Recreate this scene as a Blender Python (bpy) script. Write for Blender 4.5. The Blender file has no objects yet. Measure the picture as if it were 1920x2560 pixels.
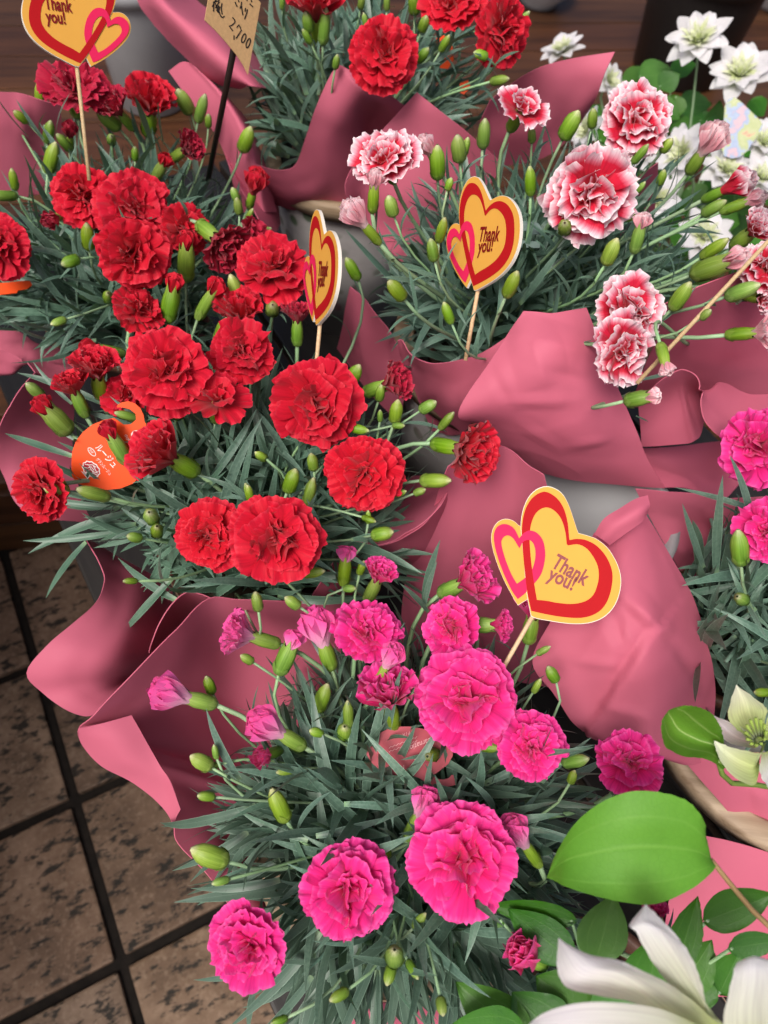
import bpy, bmesh, math, random
import numpy as np
from mathutils import Vector, Matrix, noise

# ------------------------------------------------------------------ camera, world, light, exposure
SC = bpy.context.scene
COL = SC.collection
FPX, CX, CY, CAMH = 1923.0, 960.0, 1280.0, 1.2      # photo is 1920 x 2560
PITCH, ROLL = 58.0, 7.5


def cam_basis():
    t = math.radians(PITCH)
    fw = Vector((0, math.cos(t), -math.sin(t)))
    r = Vector((1, 0, 0))
    u = r.cross(fw)
    a = math.radians(ROLL)
    return r * math.cos(a) + u * math.sin(a), u * math.cos(a) - r * math.sin(a), fw


CR, CU, CF = cam_basis()
CAMP = Vector((0, 0, CAMH))
cam_d = bpy.data.cameras.new('camera')
cam = bpy.data.objects.new('camera', cam_d)
COL.objects.link(cam)
m3 = Matrix((CR, CU, -CF)).transposed()
cam.matrix_world = Matrix.Translation(CAMP) @ m3.to_4x4()
cam_d.sensor_fit = 'VERTICAL'
cam_d.sensor_height = 34.6
cam_d.lens = 34.6 * FPX / 2560.0
cam_d.clip_start = 0.01
cam_d.clip_end = 200
cam_d.dof.use_dof = True
cam_d.dof.focus_distance = 0.47
cam_d.dof.aperture_fstop = 9.0
SC.camera = cam

SUN_ELEV, SUN_AZ = 58.0, 208.0      # azimuth: compass direction the light comes from (0 = +Y, 90 = +X)
world = bpy.data.worlds.new('World')
SC.world = world
world.use_nodes = True
wn = world.node_tree.nodes
wl = world.node_tree.links
wn.clear()
sky = wn.new('ShaderNodeTexSky')
sky.sky_type = 'NISHITA'
sky.sun_disc = False
sky.sun_elevation = math.radians(SUN_ELEV)
sky.sun_rotation = math.radians(SUN_AZ)
sky.air_density = 0.6
sky.dust_density = 6.0
sky.ozone_density = 0.4
bg = wn.new('ShaderNodeBackground')
bg.inputs['Strength'].default_value = 0.075
wo = wn.new('ShaderNodeOutputWorld')
wl.new(sky.outputs[0], bg.inputs['Color'])
wl.new(bg.outputs[0], wo.inputs['Surface'])

sun_d = bpy.data.lights.new('sun', 'SUN')
sun_d.energy = 1.5
sun_d.angle = math.radians(22)
sun_d.color = (1.0, 0.965, 0.92)
sun = bpy.data.objects.new('sun', sun_d)
COL.objects.link(sun)
_e, _a = math.radians(SUN_ELEV), math.radians(SUN_AZ)
sdir = Vector((math.sin(_a) * math.cos(_e), math.cos(_a) * math.cos(_e), math.sin(_e)))
sun.rotation_euler = (-sdir).to_track_quat('-Z', 'Y').to_euler()

vs = SC.view_settings
vs.view_transform = 'Standard'
vs.look = 'None'
vs.gamma = 1.0
vs.use_curve_mapping = False
vs.exposure = 0.85
SC.cycles.max_bounces = 8
SC.cycles.use_denoising = True

random.seed(7)
RNG = np.random.default_rng(11)

# ------------------------------------------------------------------ picking rays


def ray(px, py):
    return CF + CR * ((px - CX) / FPX) - CU * ((py - CY) / FPX)


def W(px, py, z):
    """photo pixel -> point of the horizontal plane at height z"""
    d = ray(px, py)
    return CAMP + d * ((z - CAMH) / d.z)


def WD(px, py, t):
    """photo pixel -> point at depth t along the optical axis"""
    return CAMP + ray(px, py) * t


def PX(p):
    q = Vector(p) - CAMP
    t = q.dot(CF)
    return CX + FPX * q.dot(CR) / t, CY - FPX * q.dot(CU) / t, t


def on_plane(px, py, p0, n):
    d = ray(px, py)
    return CAMP + d * ((p0 - CAMP).dot(n) / d.dot(n))


# ------------------------------------------------------------------ materials
MATS = {}


def new_mat(name):
    m = bpy.data.materials.new(name)
    m.use_nodes = True
    nt = m.node_tree
    nt.nodes.clear()
    out = nt.nodes.new('ShaderNodeOutputMaterial')
    MATS[name] = m
    return m, nt, out


def N(nt, typ, **kw):
    n = nt.nodes.new(typ)
    for k, v in kw.items():
        if k in n.inputs:
            n.inputs[k].default_value = v
        else:
            setattr(n, k, v)
    return n


def ramp(nt, stops, fac=None, interp='LINEAR'):
    r = nt.nodes.new('ShaderNodeValToRGB')
    cr = r.color_ramp
    cr.interpolation = interp
    while len(cr.elements) < len(stops):
        cr.elements.new(0.5)
    for e, (p, c) in zip(cr.elements, stops):
        e.position = p
        e.color = (c[0], c[1], c[2], 1)
    if fac is not None:
        nt.links.new(fac, r.inputs['Fac'])
    return r


def coords(nt, scale=(1, 1, 1), kind='Object', rot=(0, 0, 0)):
    tc = nt.nodes.new('ShaderNodeTexCoord')
    mp = nt.nodes.new('ShaderNodeMapping')
    mp.inputs['Scale'].default_value = scale
    mp.inputs['Rotation'].default_value = rot
    nt.links.new(tc.outputs[kind], mp.inputs['Vector'])
    return mp.outputs['Vector']


def mixc(nt, a, b, fac, mode='MIX'):
    m = nt.nodes.new('ShaderNodeMix')
    m.data_type = 'RGBA'
    m.blend_type = mode
    for sock, v in ((m.inputs['Factor'], fac), (m.inputs['A'], a), (m.inputs['B'], b)):
        if hasattr(v, 'links') or hasattr(v, 'is_output'):
            nt.links.new(v, sock)
        elif isinstance(v, (int, float)):
            sock.default_value = v
        else:
            sock.default_value = (v[0], v[1], v[2], 1)
    return m.outputs['Result']


def hsv_random(nt, col, hue=0.01, sat=0.08, val=0.15):
    """colour shifted a little by each object's own random number"""
    oi = nt.nodes.new('ShaderNodeObjectInfo')
    h = nt.nodes.new('ShaderNodeHueSaturation')
    for nm, amt, base in (('Hue', hue, 0.5), ('Saturation', sat, 1.0), ('Value', val, 1.0)):
        mr = nt.nodes.new('ShaderNodeMapRange')
        mr.inputs['To Min'].default_value = base - amt
        mr.inputs['To Max'].default_value = base + amt
        if nm != 'Value':
            w = nt.nodes.new('ShaderNodeMath')
            w.operation = 'MULTIPLY'
            w.inputs[1].default_value = 7.31 if nm == 'Hue' else 13.7
            nt.links.new(oi.outputs['Random'], w.inputs[0])
            w2 = nt.nodes.new('ShaderNodeMath')
            w2.operation = 'FRACT'
            nt.links.new(w.outputs[0], w2.inputs[0])
            nt.links.new(w2.outputs[0], mr.inputs['Value'])
        else:
            nt.links.new(oi.outputs['Random'], mr.inputs['Value'])
        nt.links.new(mr.outputs[0], h.inputs[nm])
    if hasattr(col, 'is_output'):
        nt.links.new(col, h.inputs['Color'])
    else:
        h.inputs['Color'].default_value = (col[0], col[1], col[2], 1)
    return h.outputs['Color']


def principled(nt, out, col, rough=0.5, spec=0.5, bump=None, bump_d=0.001, bump_s=0.3, trans=0.0, trans_col=None, sheen=0.0,
               metallic=0.0):
    p = nt.nodes.new('ShaderNodeBsdfPrincipled')
    if hasattr(col, 'is_output'):
        nt.links.new(col, p.inputs['Base Color'])
    else:
        p.inputs['Base Color'].default_value = (col[0], col[1], col[2], 1)
    if hasattr(rough, 'is_output'):
        nt.links.new(rough, p.inputs['Roughness'])
    else:
        p.inputs['Roughness'].default_value = rough
    p.inputs['Specular IOR Level'].default_value = spec
    p.inputs['Metallic'].default_value = metallic
    p.inputs['Sheen Weight'].default_value = sheen
    if bump is not None:
        b = nt.nodes.new('ShaderNodeBump')
        b.inputs['Strength'].default_value = bump_s
        b.inputs['Distance'].default_value = bump_d
        nt.links.new(bump, b.inputs['Height'])
        nt.links.new(b.outputs[0], p.inputs['Normal'])
    sh = p.outputs[0]
    if trans > 0:
        t = nt.nodes.new('ShaderNodeBsdfTranslucent')
        c = trans_col if trans_col is not None else col
        if hasattr(c, 'is_output'):
            nt.links.new(c, t.inputs['Color'])
        else:
            t.inputs['Color'].default_value = (c[0], c[1], c[2], 1)
        mx = nt.nodes.new('ShaderNodeMixShader')
        mx.inputs[0].default_value = trans
        nt.links.new(sh, mx.inputs[1])
        nt.links.new(t.outputs[0], mx.inputs[2])
        sh = mx.outputs[0]
    nt.links.new(sh, out.inputs['Surface'])
    return p


def noise_tex(nt, vec, scale, detail=4, rough=0.55):
    n = N(nt, 'ShaderNodeTexNoise', Scale=scale, Detail=detail, Roughness=rough)
    if vec is not None:
        nt.links.new(vec, n.inputs['Vector'])
    return n.outputs['Fac']


def plain(name, col, rough=0.5, spec=0.5, nscale=60, namt=0.12, **kw):
    m, nt, out = new_mat(name)
    v = coords(nt)
    f = noise_tex(nt, v, nscale)
    d = tuple(c * (1 - namt) for c in col)
    l = tuple(min(1, c * (1 + namt)) for c in col)
    r = ramp(nt, [(0.3, d), (0.7, l)], f)
    principled(nt, out, r.outputs['Color'], rough, spec, **kw)
    return m


# petals: UV y runs from the claw (0) to the frilled edge (1)
def petal_mat(name, stops, hue=0.002, val=0.06, trans=0.22, streak=0.10):
    m, nt, out = new_mat(name)
    uv = nt.nodes.new('ShaderNodeUVMap')
    sep = nt.nodes.new('ShaderNodeSeparateXYZ')
    nt.links.new(uv.outputs[0], sep.inputs[0])
    # fine radial veins, slightly darker
    mp = nt.nodes.new('ShaderNodeMapping')
    mp.inputs['Scale'].default_value = (22, 1.3, 1)
    nt.links.new(uv.outputs[0], mp.inputs['Vector'])
    vein = noise_tex(nt, mp.outputs[0], 1.0, 3)
    ma = N(nt, 'ShaderNodeMath', operation='MULTIPLY_ADD')
    ma.inputs[1].default_value = streak * 2.2
    ma.inputs[2].default_value = -streak * 1.1
    nt.links.new(vein, ma.inputs[0])
    ad = N(nt, 'ShaderNodeMath', operation='ADD')
    nt.links.new(sep.outputs['Y'], ad.inputs[0])
    nt.links.new(ma.outputs[0], ad.inputs[1])
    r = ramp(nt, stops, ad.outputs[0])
    vc = ramp(nt, [(0.35, (.84, .82, .86)), (0.55, (1, 1, 1))], vein)
    c = hsv_random(nt, mixc(nt, r.outputs['Color'], vc.outputs['Color'], 1.0, 'MULTIPLY'), hue, 0.0, val)
    principled(nt, out, c, 0.58, 0.2, bump=vein, bump_d=0.0006, bump_s=0.35, trans=trans, trans_col=c, sheen=0.15)
    return m


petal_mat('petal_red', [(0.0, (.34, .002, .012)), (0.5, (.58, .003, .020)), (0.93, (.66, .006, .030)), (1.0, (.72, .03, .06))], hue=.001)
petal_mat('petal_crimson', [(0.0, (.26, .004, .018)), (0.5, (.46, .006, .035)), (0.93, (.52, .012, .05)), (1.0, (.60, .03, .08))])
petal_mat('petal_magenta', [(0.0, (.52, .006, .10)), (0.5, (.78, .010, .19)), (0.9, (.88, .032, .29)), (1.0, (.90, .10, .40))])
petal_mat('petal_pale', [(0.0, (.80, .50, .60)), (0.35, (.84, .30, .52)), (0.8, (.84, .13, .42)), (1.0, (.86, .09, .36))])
petal_mat('petal_bicolour', [(0.0, (.62, .012, .03)), (0.70, (.64, .012, .05)), (0.80, (.76, .16, .24)), (0.90, (.86, .50, .57)), (1.0, (.93, .82, .84))],
          streak=0.06)
petal_mat('petal_bicolour_back', [(0.0, (.82, .66, .62)), (0.4, (.80, .34, .40)), (0.8, (.84, .42, .48)), (1.0, (.9, .7, .72))], streak=0.2)
petal_mat('petal_white', [(0.0, (.52, .62, .22)), (0.22, (.80, .82, .66)), (0.6, (.95, .94, .96)), (1.0, (.96, .95, .97))], hue=0.0, val=0.02, trans=0.5, streak=.05)
petal_mat('petal_greenwhite', [(0.0, (.36, .50, .10)), (0.5, (.62, .70, .34)), (1.0, (.80, .82, .66))], hue=0.0, val=0.08, trans=0.25)


def leaf_mat(name, a, b, rough=0.5, vein=False, trans=0.12, spec=0.4):
    m, nt, out = new_mat(name)
    v = coords(nt, (1, 1, 1))
    uv = nt.nodes.new('ShaderNodeUVMap')
    f = noise_tex(nt, v, 40, 3)
    r = ramp(nt, [(0.3, a), (0.7, b)], f)
    sep = nt.nodes.new('ShaderNodeSeparateXYZ')
    nt.links.new(uv.outputs[0], sep.inputs[0])
    col = r.outputs['Color']
    if not vein:
        # paler margin and keel of the glaucous blade, dark pin-point flecks
        ed = ramp(nt, [(0.0, (1, 1, 1)), (0.06, (0, 0, 0)), (0.47, (0, 0, 0)), (0.5, (.35, .35, .35)), (0.53, (0, 0, 0)), (0.94, (0, 0, 0)), (1.0, (1, 1, 1))],
                  sep.outputs['X'])
        col = mixc(nt, col, tuple(min(1, c * 2.0 + .02) for c in b), ed.outputs['Color'])
        vo = N(nt, 'ShaderNodeTexNoise', Scale=900.0, Detail=1.0)
        nt.links.new(v, vo.inputs['Vector'])
        fl = ramp(nt, [(0.66, (0, 0, 0)), (0.72, (.5, .5, .5))], vo.outputs['Fac'])
        col = mixc(nt, col, tuple(c * 0.4 for c in a), fl.outputs['Color'])
        tip = ramp(nt, [(0.0, (.20, .30, .08)), (0.10, (0, 0, 0))], sep.outputs['Y'])
        col = mixc(nt, col, tip.outputs['Color'], 0.5, 'ADD')
    c = hsv_random(nt, col, 0.012, 0.10, 0.22)
    principled(nt, out, c, rough, spec, bump=f, bump_d=0.0006, bump_s=0.25, trans=trans, trans_col=(b[0] * 1.6, b[1] * 1.8, b[2] * 0.8))
    return m


leaf_mat('leaf_carnation', (.074, .142, .104), (.135, .225, .168), rough=0.40)
leaf_mat('stem_carnation', (.060, .112, .076), (.092, .155, .098), rough=0.5)


def veined_leaf(name, a, b, veincol, rough=0.42, trans=0.2):
    """ovate leaf: UV x across (0..1), y from petiole to tip; five arching veins"""
    m, nt, out = new_mat(name)
    uv = nt.nodes.new('ShaderNodeUVMap')
    sep = nt.nodes.new('ShaderNodeSeparateXYZ')
    nt.links.new(uv.outputs[0], sep.inputs[0])
    # veins run at constant UV x because the blade narrows towards both ends
    vr = ramp(nt, [(0.0, (0, 0, 0)), (0.20, (0, 0, 0)), (0.225, (.6, .6, .6)), (0.25, (0, 0, 0)), (0.475, (0, 0, 0)), (0.5, (1, 1, 1)), (0.525, (0, 0, 0)),
                   (0.75, (0, 0, 0)), (0.775, (.6, .6, .6)), (0.80, (0, 0, 0))], sep.outputs['X'])
    v = coords(nt)
    f = noise_tex(nt, v, 30, 4)
    r = ramp(nt, [(0.25, a), (0.75, b)], f)
    wv = noise_tex(nt, v, 160, 3)
    col = mixc(nt, r.outputs['Color'], veincol, vr.outputs['Color'])
    c = hsv_random(nt, col, 0.012, 0.08, 0.2)
    vo = N(nt, 'ShaderNodeTexVoronoi', Scale=330.0)
    vo.feature = 'DISTANCE_TO_EDGE'
    nt.links.new(v, vo.inputs['Vector'])
    net = ramp(nt, [(0.0, (0, 0, 0)), (0.12, (1, 1, 1))], vo.outputs['Distance'])
    c = mixc(nt, c, mixc(nt, (.93, .95, .9), (1, 1, 1), net.outputs['Color']), 1.0, 'MULTIPLY')
    hb = mixc(nt, mixc(nt, wv, net.outputs['Color'], .2), vr.outputs['Color'], 0.4, 'SUBTRACT')
    principled(nt, out, c, rough, 0.45, bump=hb, bump_d=0.0008, bump_s=0.3, trans=trans, trans_col=(b[0] * 1.8, b[1] * 1.6, b[2] * 0.6))
    return m


veined_leaf('leaf_clematis', (.028, .115, .012), (.060, .20, .018), (.07, .20, .028), rough=.5)
veined_leaf('leaf_clematis_light', (.075, .235, .012), (.105, .30, .018), (.125, .315, .03), rough=.62)
veined_leaf('sepal_green', (.07, .19, .012), (.16, .31, .035), (.34, .46, .14), trans=0.2)


def bud_mat(name):
    m, nt, out = new_mat(name)
    uv = nt.nodes.new('ShaderNodeUVMap')
    sep = nt.nodes.new('ShaderNodeSeparateXYZ')
    nt.links.new(uv.outputs[0], sep.inputs[0])
    r = ramp(nt, [(0.0, (.13, .23, .04)), (0.18, (.22, .35, .06)), (0.22, (.15, .27, .03)), (0.55, (.20, .35, .035)), (0.85, (.28, .41, .07)), (1.0, (.55, .55, .32))],
             sep.outputs['Y'])
    mp = nt.nodes.new('ShaderNodeMapping')
    mp.inputs['Scale'].default_value = (46, 0.8, 1)
    nt.links.new(uv.outputs[0], mp.inputs['Vector'])
    st = noise_tex(nt, mp.outputs[0], 1.0, 2)
    sr = ramp(nt, [(0.35, (.72, .76, .6)), (0.65, (1.15, 1.12, 1.2))], st)
    col = mixc(nt, r.outputs['Color'], sr.outputs['Color'], 1.0, 'MULTIPLY')
    c = hsv_random(nt, col, 0.015, 0.08, 0.2)
    principled(nt, out, c, 0.42, 0.45, bump=st, bump_d=0.0008, bump_s=0.4, trans=0.08, trans_col=(.3, .5, .05))
    return m


bud_mat('bud_green')


def paper_mat(name, a, b):
    m, nt, out = new_mat(name)
    v = coords(nt)
    f = noise_tex(nt, v, 9, 3)
    r = ramp(nt, [(0.3, a), (0.7, b)], f)
    fine = noise_tex(nt, v, 320, 3)
    mid = noise_tex(nt, v, 55, 3)
    hb = mixc(nt, fine, mid, 0.55)
    p = principled(nt, out, r.outputs['Color'], 0.62, 0.22, bump=hb, bump_d=0.0012, bump_s=0.12, trans=0.06, trans_col=(b[0], b[1], b[2]))
    return m


paper_mat('pink_paper', (.53, .118, .185), (.57, .135, .208))


def wood_mat(name, dark, light, axis_scale=(1.2, 22, 22), rough=0.45):
    m, nt, out = new_mat(name)
    oi = nt.nodes.new('ShaderNodeObjectInfo')
    v = coords(nt, axis_scale)
    ofs = nt.nodes.new('ShaderNodeVectorMath')
    ofs.operation = 'ADD'
    cb = nt.nodes.new('ShaderNodeCombineXYZ')
    mu = N(nt, 'ShaderNodeMath', operation='MULTIPLY')
    mu.inputs[1].default_value = 37.0
    nt.links.new(oi.outputs['Random'], mu.inputs[0])
    nt.links.new(mu.outputs[0], cb.inputs['Y'])
    nt.links.new(mu.outputs[0], cb.inputs['X'])
    nt.links.new(v, ofs.inputs[0])
    nt.links.new(cb.outputs[0], ofs.inputs[1])
    f = noise_tex(nt, ofs.outputs[0], 1.6, 6, 0.62)
    r = ramp(nt, [(0.28, dark), (0.5, tuple((x + y) / 2 for x, y in zip(dark, light))), (0.72, light)], f)
    c = hsv_random(nt, r.outputs['Color'], 0.006, 0.06, 0.22)
    principled(nt, out, c, rough, 0.4, bump=f, bump_d=0.002, bump_s=0.3)
    return m


wood_mat('deck_wood', (.020, .0065, .002), (.105, .038, .011))
wood_mat('rim_wood', (.16, .10, .055), (.40, .30, .20), (4, 60, 60), 0.6)
wood_mat('stick_wood', (.50, .33, .17), (.66, .48, .28), (8, 300, 300), 0.55)
wood_mat('bench_wood', (.006, .005, .005), (.020, .017, .015), (2, 30, 30), 0.5)


def stone_mat(name):
    m, nt, out = new_mat(name)
    oi = nt.nodes.new('ShaderNodeObjectInfo')
    v = coords(nt)
    ofs = nt.nodes.new('ShaderNodeVectorMath')
    ofs.operation = 'ADD'
    mu = nt.nodes.new('ShaderNodeVectorMath')
    mu.operation = 'SCALE'
    mu.inputs[0].default_value = (13, 7, 5)
    nt.links.new(oi.outputs['Random'], mu.inputs['Scale'])
    nt.links.new(v, ofs.inputs[0])
    nt.links.new(mu.outputs[0], ofs.inputs[1])
    vec = ofs.outputs[0]
    big = noise_tex(nt, vec, 14, 5, 0.6)
    r = ramp(nt, [(0.25, (.075, .045, .028)), (0.5, (.16, .10, .064)), (0.75, (.25, .165, .112))], big)
    # elongated pits
    mp = nt.nodes.new('ShaderNodeMapping')
    mp.inputs['Scale'].default_value = (0.7, 1.5, 1)
    mp.inputs['Rotation'].default_value = (0, 0, 0.5)
    nt.links.new(vec, mp.inputs['Vector'])
    pit = noise_tex(nt, mp.outputs[0], 46, 6, 0.68)
    pr = ramp(nt, [(0.40, (1, 1, 1)), (0.475, (0, 0, 0))], pit)
    mot = noise_tex(nt, vec, 120, 4, 0.7)
    col = mixc(nt, r.outputs['Color'], (.33, .235, .165), ramp(nt, [(0.5, (0, 0, 0)), (0.75, (.6, .6, .6))], mot).outputs['Color'])
    col = mixc(nt, col, (.020, .015, .010), pr.outputs['Color'])
    c = hsv_random(nt, col, 0.004, 0.05, 0.15)
    hb = mixc(nt, pit, mot, 0.3)
    principled(nt, out, c, 0.62, 0.3, bump=hb, bump_d=0.004, bump_s=0.5)
    return m


stone_mat('stone_tile')
plain('grout', (.012, .009, .007), 0.85, 0.2, 80, 0.4)
plain('pot_plastic', (.10, .045, .028), 0.5, 0.4)
plain('soil', (.022, .015, .010), 0.95, 0.1, 200, 0.5)
plain('white_ceramic', (.42, .42, .43), 0.4, 0.45, 8, 0.1)
plain('clay_grey', (.30, .30, .31), 0.5, 0.4, 6, 0.12)
plain('black_plastic', (.010, .009, .009), 0.4, 0.4)
plain('card_yellow', (.70, .36, .065), 0.7, 0.12, 30, 0.03)
plain('card_red', (.42, .008, .012), 0.7, 0.12, 30, 0.04)
plain('card_pink', (.72, .020, .10), 0.7, 0.12, 30, 0.04)
plain('card_cream', (.74, .70, .62), 0.6, 0.3, 30, 0.04)
plain('ink_red', (.20, .004, .008), 0.45, 0.3)
plain('ink_black', (.018, .014, .012), 0.5, 0.3)
plain('ink_white', (.82, .78, .74), 0.5, 0.3)
plain('ink_pink', (.78, .45, .48), 0.5, 0.3)
plain('ink_flower', (.42, .012, .03), 0.5, 0.3)
plain('ink_leaf', (.03, .08, .04), 0.5, 0.3)
plain('tag_orange', (.84, .075, .004), 0.45, 0.25, 30, 0.03)
plain('tag_rose', (.42, .060, .085), 0.4, 0.45, 20, 0.05)
plain('kraft_card', (.56, .35, .165), 0.7, 0.2, 420, 0.10)
plain('dark_stake', (.020, .010, .008), 0.5, 0.4)
plain('dry_stem', (.34, .22, .10), 0.6, 0.3)
plain('clear_tag', (.13, .19, .17), 0.25, 0.5)


def tub_mat():
    m, nt, out = new_mat('tub_grey')
    v = coords(nt)
    f = noise_tex(nt, v, 18, 4)
    r = ramp(nt, [(0.3, (.20, .185, .185)), (0.7, (.30, .285, .28))], f)
    # faded decal of sprigs: green leaves and mauve blossoms
    vo = N(nt, 'ShaderNodeTexVoronoi', Scale=44.0)
    nt.links.new(v, vo.inputs['Vector'])
    spot = ramp(nt, [(0.28, (1, 1, 1)), (0.40, (0, 0, 0))], vo.outputs['Distance'])
    big = noise_tex(nt, v, 11, 3)
    msk = ramp(nt, [(0.44, (0, 0, 0)), (0.52, (.95, .95, .95))], big)
    fac = mixc(nt, spot.outputs['Color'], msk.outputs['Color'], 1.0, 'MULTIPLY')
    sel = ramp(nt, [(0.45, (.055, .085, .045)), (0.55, (.19, .10, .13))], noise_tex(nt, v, 7, 2))
    col = mixc(nt, r.outputs['Color'], sel.outputs['Color'], fac)
    principled(nt, out, col, 0.55, 0.35, bump=f, bump_d=0.002, bump_s=0.2)


tub_mat()


def picture_mat():
    m, nt, out = new_mat('pastel_picture')
    v = coords(nt, kind='UV')
    f = noise_tex(nt, v, 4.0, 3)
    r = ramp(nt, [(0.30, (.50, .34, .38)), (0.42, (.46, .30, .36)), (0.46, (.22, .30, .46)), (0.50, (.26, .34, .50)), (0.54, (.32, .38, .14)), (0.62, (.38, .42, .20)),
                  (0.68, (.62, .18, .12))], f)
    principled(nt, out, r.outputs['Color'], 0.35, 0.5)


picture_mat()

# ------------------------------------------------------------------ mesh helpers


def mesh_obj(name, verts, faces, mat, parent=None, smooth=True, uvs=None):
    me = bpy.data.meshes.new(name)
    me.from_pydata([tuple(v) for v in verts], [], faces)
    if uvs is not None:
        ul = me.uv_layers.new(name='UVMap')
        li = np.empty(len(me.loops), dtype=np.int32)
        me.loops.foreach_get('vertex_index', li)
        ul.data.foreach_set('uv', np.asarray(uvs, dtype=np.float32)[li].ravel())
    if smooth:
        me.polygons.foreach_set('use_smooth', [True] * len(me.polygons))
    if mat:
        me.materials.append(MATS[mat])
    me.update()
    return link(name, me, parent)


def link(name, data, parent=None):
    o = bpy.data.objects.new(name, data)
    COL.objects.link(o)
    if parent is not None:
        o.parent = parent
    return o


def make_mesh(name, verts, faces, mat, uvs=None, smooth=True):
    me = bpy.data.meshes.new(name)
    me.from_pydata([tuple(v) for v in verts], [], faces)
    if uvs is not None:
        ul = me.uv_layers.new(name='UVMap')
        li = np.empty(len(me.loops), dtype=np.int32)
        me.loops.foreach_get('vertex_index', li)
        ul.data.foreach_set('uv', np.asarray(uvs, dtype=np.float32)[li].ravel())
    me.polygons.foreach_set('use_smooth', [smooth] * len(me.polygons))
    me.materials.append(MATS[mat])
    me.update()
    return me


def thing(name, label, cat, loc=(0, 0, 0), group=None):
    o = bpy.data.objects.new(name, None)
    COL.objects.link(o)
    o.location = loc
    o['label'] = label
    o['category'] = cat
    if group:
        o['group'] = group
    o.empty_display_size = 0.02
    return o


def tag(o, label, cat, group=None):
    o['label'] = label
    o['category'] = cat
    if group:
        o['group'] = group
    return o


def grid_faces(nu, nv, off=0, wrap=False):
    fs = []
    for i in range(nu - 1):
        for j in range(nv - 1 if not wrap else nv):
            j2 = (j + 1) % nv
            fs.append((off + i * nv + j, off + i * nv + j2, off + (i + 1) * nv + j2, off + (i + 1) * nv + j))
    return fs


def tube_data(pts, radii, seg=7, cap=True):
    pts = [Vector(p) for p in pts]
    vs_, fs = [], []
    n = len(pts)
    prev = None
    for i, p in enumerate(pts):
        t = (pts[min(i + 1, n - 1)] - pts[max(i - 1, 0)]).normalized()
        a = prev if prev is not None else (Vector((0, 0, 1)) if abs(t.z) < 0.9 else Vector((1, 0, 0)))
        x = (a - t * a.dot(t)).normalized()
        prev = x
        y = t.cross(x)
        r = radii[i] if hasattr(radii, '__len__') else radii
        for k in range(seg):
            an = 2 * math.pi * k / seg
            vs_.append(p + x * (r * math.cos(an)) + y * (r * math.sin(an)))
    fs = grid_faces(n, seg, wrap=True)
    if cap:
        fs.append(tuple(range(seg))[::-1])
        fs.append(tuple((n - 1) * seg + k for k in range(seg)))
    return vs_, fs


def tube(name, pts, radii, mat, parent=None, seg=7):
    v, f = tube_data(pts, radii, seg)
    return mesh_obj(name, v, f, mat, parent)


def bez(p0, p1, p2, p3, n):
    out = []
    for i in range(n):
        t = i / (n - 1)
        out.append(p0 * (1 - t) ** 3 + p1 * (3 * t * (1 - t) ** 2) + p2 * (3 * t * t * (1 - t)) + p3 * t ** 3)
    return out


def lathe_data(profile, seg=32):
    v, uv = [], []
    n = len(profile)
    for i, (r, z) in enumerate(profile):
        for k in range(seg):
            a = 2 * math.pi * k / seg
            v.append((r * math.cos(a), r * math.sin(a), z))
            uv.append((k / seg, i / (n - 1)))
    return v, grid_faces(n, seg, wrap=True), uv


def box_data(x0, x1, y0, y1, z0, z1):
    v = [(x0, y0, z0), (x1, y0, z0), (x1, y1, z0), (x0, y1, z0), (x0, y0, z1), (x1, y0, z1), (x1, y1, z1), (x0, y1, z1)]
    f = [(0, 3, 2, 1), (4, 5, 6, 7), (0, 1, 5, 4), (1, 2, 6, 5), (2, 3, 7, 6), (3, 0, 4, 7)]
    return v, f


def bevelled_box(name, sx, sy, sz, mat, bev=0.003, seg=2):
    bm = bmesh.new()
    bmesh.ops.create_cube(bm, size=1)
    bmesh.ops.scale(bm, vec=(sx, sy, sz), verts=bm.verts)
    bmesh.ops.bevel(bm, geom=bm.edges[:], offset=bev, segments=seg, affect='EDGES', profile=0.6)
    me = bpy.data.meshes.new(name)
    bm.to_mesh(me)
    bm.free()
    me.materials.append(MATS[mat])
    return me


def frame_matrix(o, x, z):
    x = x.normalized()
    y = z.cross(x).normalized()
    z = x.cross(y)
    m = Matrix((x, y, z)).transposed().to_4x4()
    m.translation = o
    return m


# ------------------------------------------------------------------ the floor, the deck, the bench
floor = mesh_obj('floor', [(-30, -30, -0.006), (30, -30, -0.006), (30, 30, -0.006), (-30, 30, -0.006)], [(0, 1, 2, 3)], 'grout', smooth=False)
floor['kind'] = 'structure'
floor['label'] = 'dark grout bed under the stone floor tiles'
TA = W(188, 2003, 0)
tb = W(304, 2408, 0) - TA
TE2 = Vector((tb.x, tb.y, 0)).normalized()
TE1 = Vector((-TE2.y, TE2.x, 0))                      # along a tile row
TILE_A, TILE_B, GAP = 0.36, tb.length, 0.014
tile_me = bevelled_box('stone_tile', TILE_A - GAP, TILE_B - GAP, 0.02, 'stone_tile', 0.004, 2)
ang = math.atan2(TE1.y, TE1.x)
for i in range(-4, 5):
    for j in range(-5, 4):
        c = TA + TE1 * ((i + 0.5) * TILE_A) + TE2 * ((j + 0.5) * TILE_B)
        o = link('stone_tile', tile_me, floor)
        o.location = (c.x, c.y, -0.0065 + random.uniform(-.0007, .0007))
        o.rotation_euler = (random.uniform(-.003, .003), random.uniform(-.003, .003), ang + (math.pi if random.random() < .5 else 0))

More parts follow.
